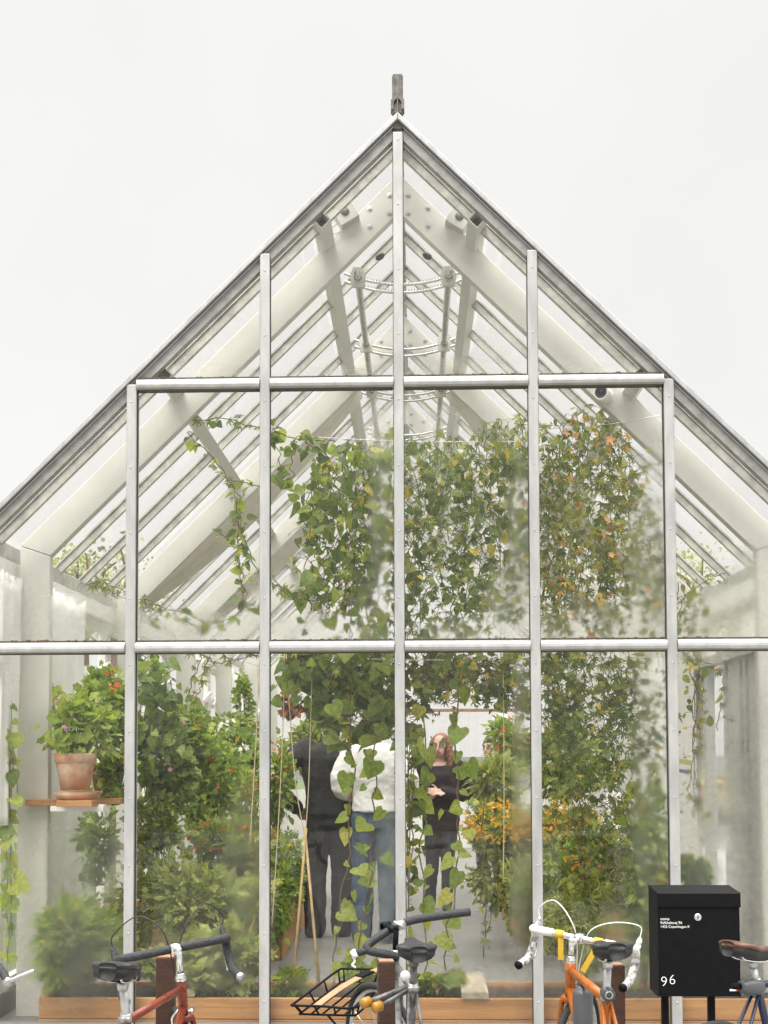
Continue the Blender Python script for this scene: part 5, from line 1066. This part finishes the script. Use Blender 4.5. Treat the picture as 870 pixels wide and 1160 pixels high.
x0, x1 = P(745.5, 1075, YM)[0], P(838, 1075, YM)[0]; zt = P(790, 1012.5, YM)[2]; zb = P(790, 1129, YM)[2]; dp = .19
mb = thing('mailbox', 'black metal mailbox numbered 96 on two slim legs', 'mailbox', ((x0+x1)/2, YM+dp/2, 0)); og = ((x0+x1)/2, YM+dp/2, 0)
def yz(q, pts, xa, xb):
    n = len(pts); vs = [(xa, y, z) for y, z in pts]+[(xb, y, z) for y, z in pts]
    q.add(vs, [tuple(range(n-1, -1, -1)), tuple(range(n, 2*n))]+[((i+1) % n, i+n*0, i+n, (i+1) % n+n)[::1] for i in range(n)])
zl = zt-.054
q = MB(og); yz(q, [(YM, zb), (YM+dp, zb), (YM+dp, zt+.007), (YM, zt-.006)], x0, x1); q.build('body', BLACKM, mb, bev=.004)
q = MB(og); yz(q, [(YM-.008, zl), (YM-.0015, zl), (YM-.0015, zt-.003), (YM+dp+.004, zt+.010), (YM+dp+.004, zt+.015), (YM-.008, zt+.003)], x0-.002, x1+.004); q.build('lid', BLACKM, mb, bev=.002)
for px in (753.5, 806):
    xx = P(px, 1145, YM+.08)[0]; q = MB(og); q.box((xx-.014, YM+.07, 0), (xx+.014, YM+.10, zb-.001)); q.build('leg', BLACKM, mb, bev=.003)
c = P(790.5, 1039, YM); q = MB(og); q.lathe([(.001, -.006), (.010, -.006), (.015, -.004), (.0165, 0), (.0165, .003)], c, 20, Zto((0, 1, 0))); lk = q.build('lock', CHROME, mb, True)
q = MB(og); q.box((c[0]-.0015, YM-.0075, c[2]-.006), (c[0]+.0015, YM-.0062, c[2]+.006)); q.build('keyhole', GASK, lk)
def text(s, name, px, py, size, m, dz=0):
    cu = bpy.data.curves.new(name, 'FONT'); cu.body = s; cu.size = size; cu.extrude = .0004; cu.offset = -.0011 if size > .03 else 0; o = bpy.data.objects.new(name, cu); COL.objects.link(o)
    bpy.context.view_layer.update(); me = bpy.data.meshes.new_from_object(o.evaluated_get(bpy.context.evaluated_depsgraph_get())); bpy.data.objects.remove(o)
    me.name = name; me.materials.clear(); r = link(name, me, m, mb); p = P(px, py, YM)
    r.location = (p[0]-og[0], YM-.0012-og[1], p[2]-og[2]+dz); r.rotation_euler = (pi/2, 0, 0); return r
WT = mat('white_lettering', (.85, .85, .83), .5)
text('noma', 'lettering', 748, 1042.3, .0165, WT); text('Refshalevej 96', 'lettering', 748, 1046.6, .0155, WT); text('1432 Copenhagen K', 'lettering', 748, 1051, .0145, WT)
text('9', 'house_number', 748.2, 1117.2, .058, WT); text('6', 'house_number', 757.6, 1115, .058, WT)
p = P(831, 1121.5, YM); q = MB(og); q.box((p[0]-.016, YM-.0015, p[2]-.004), (p[0]+.008, YM-.0004, p[2]+.004)); lg = q.build('maker_plate', WT, mb)
q = MB(og); q.box((p[0]+.0082, YM-.0015, p[2]-.004), (p[0]+.017, YM-.0004, p[2]+.004)); q.build('plate_end', mat('red_print', (.6, .1, .04), .5), lg)
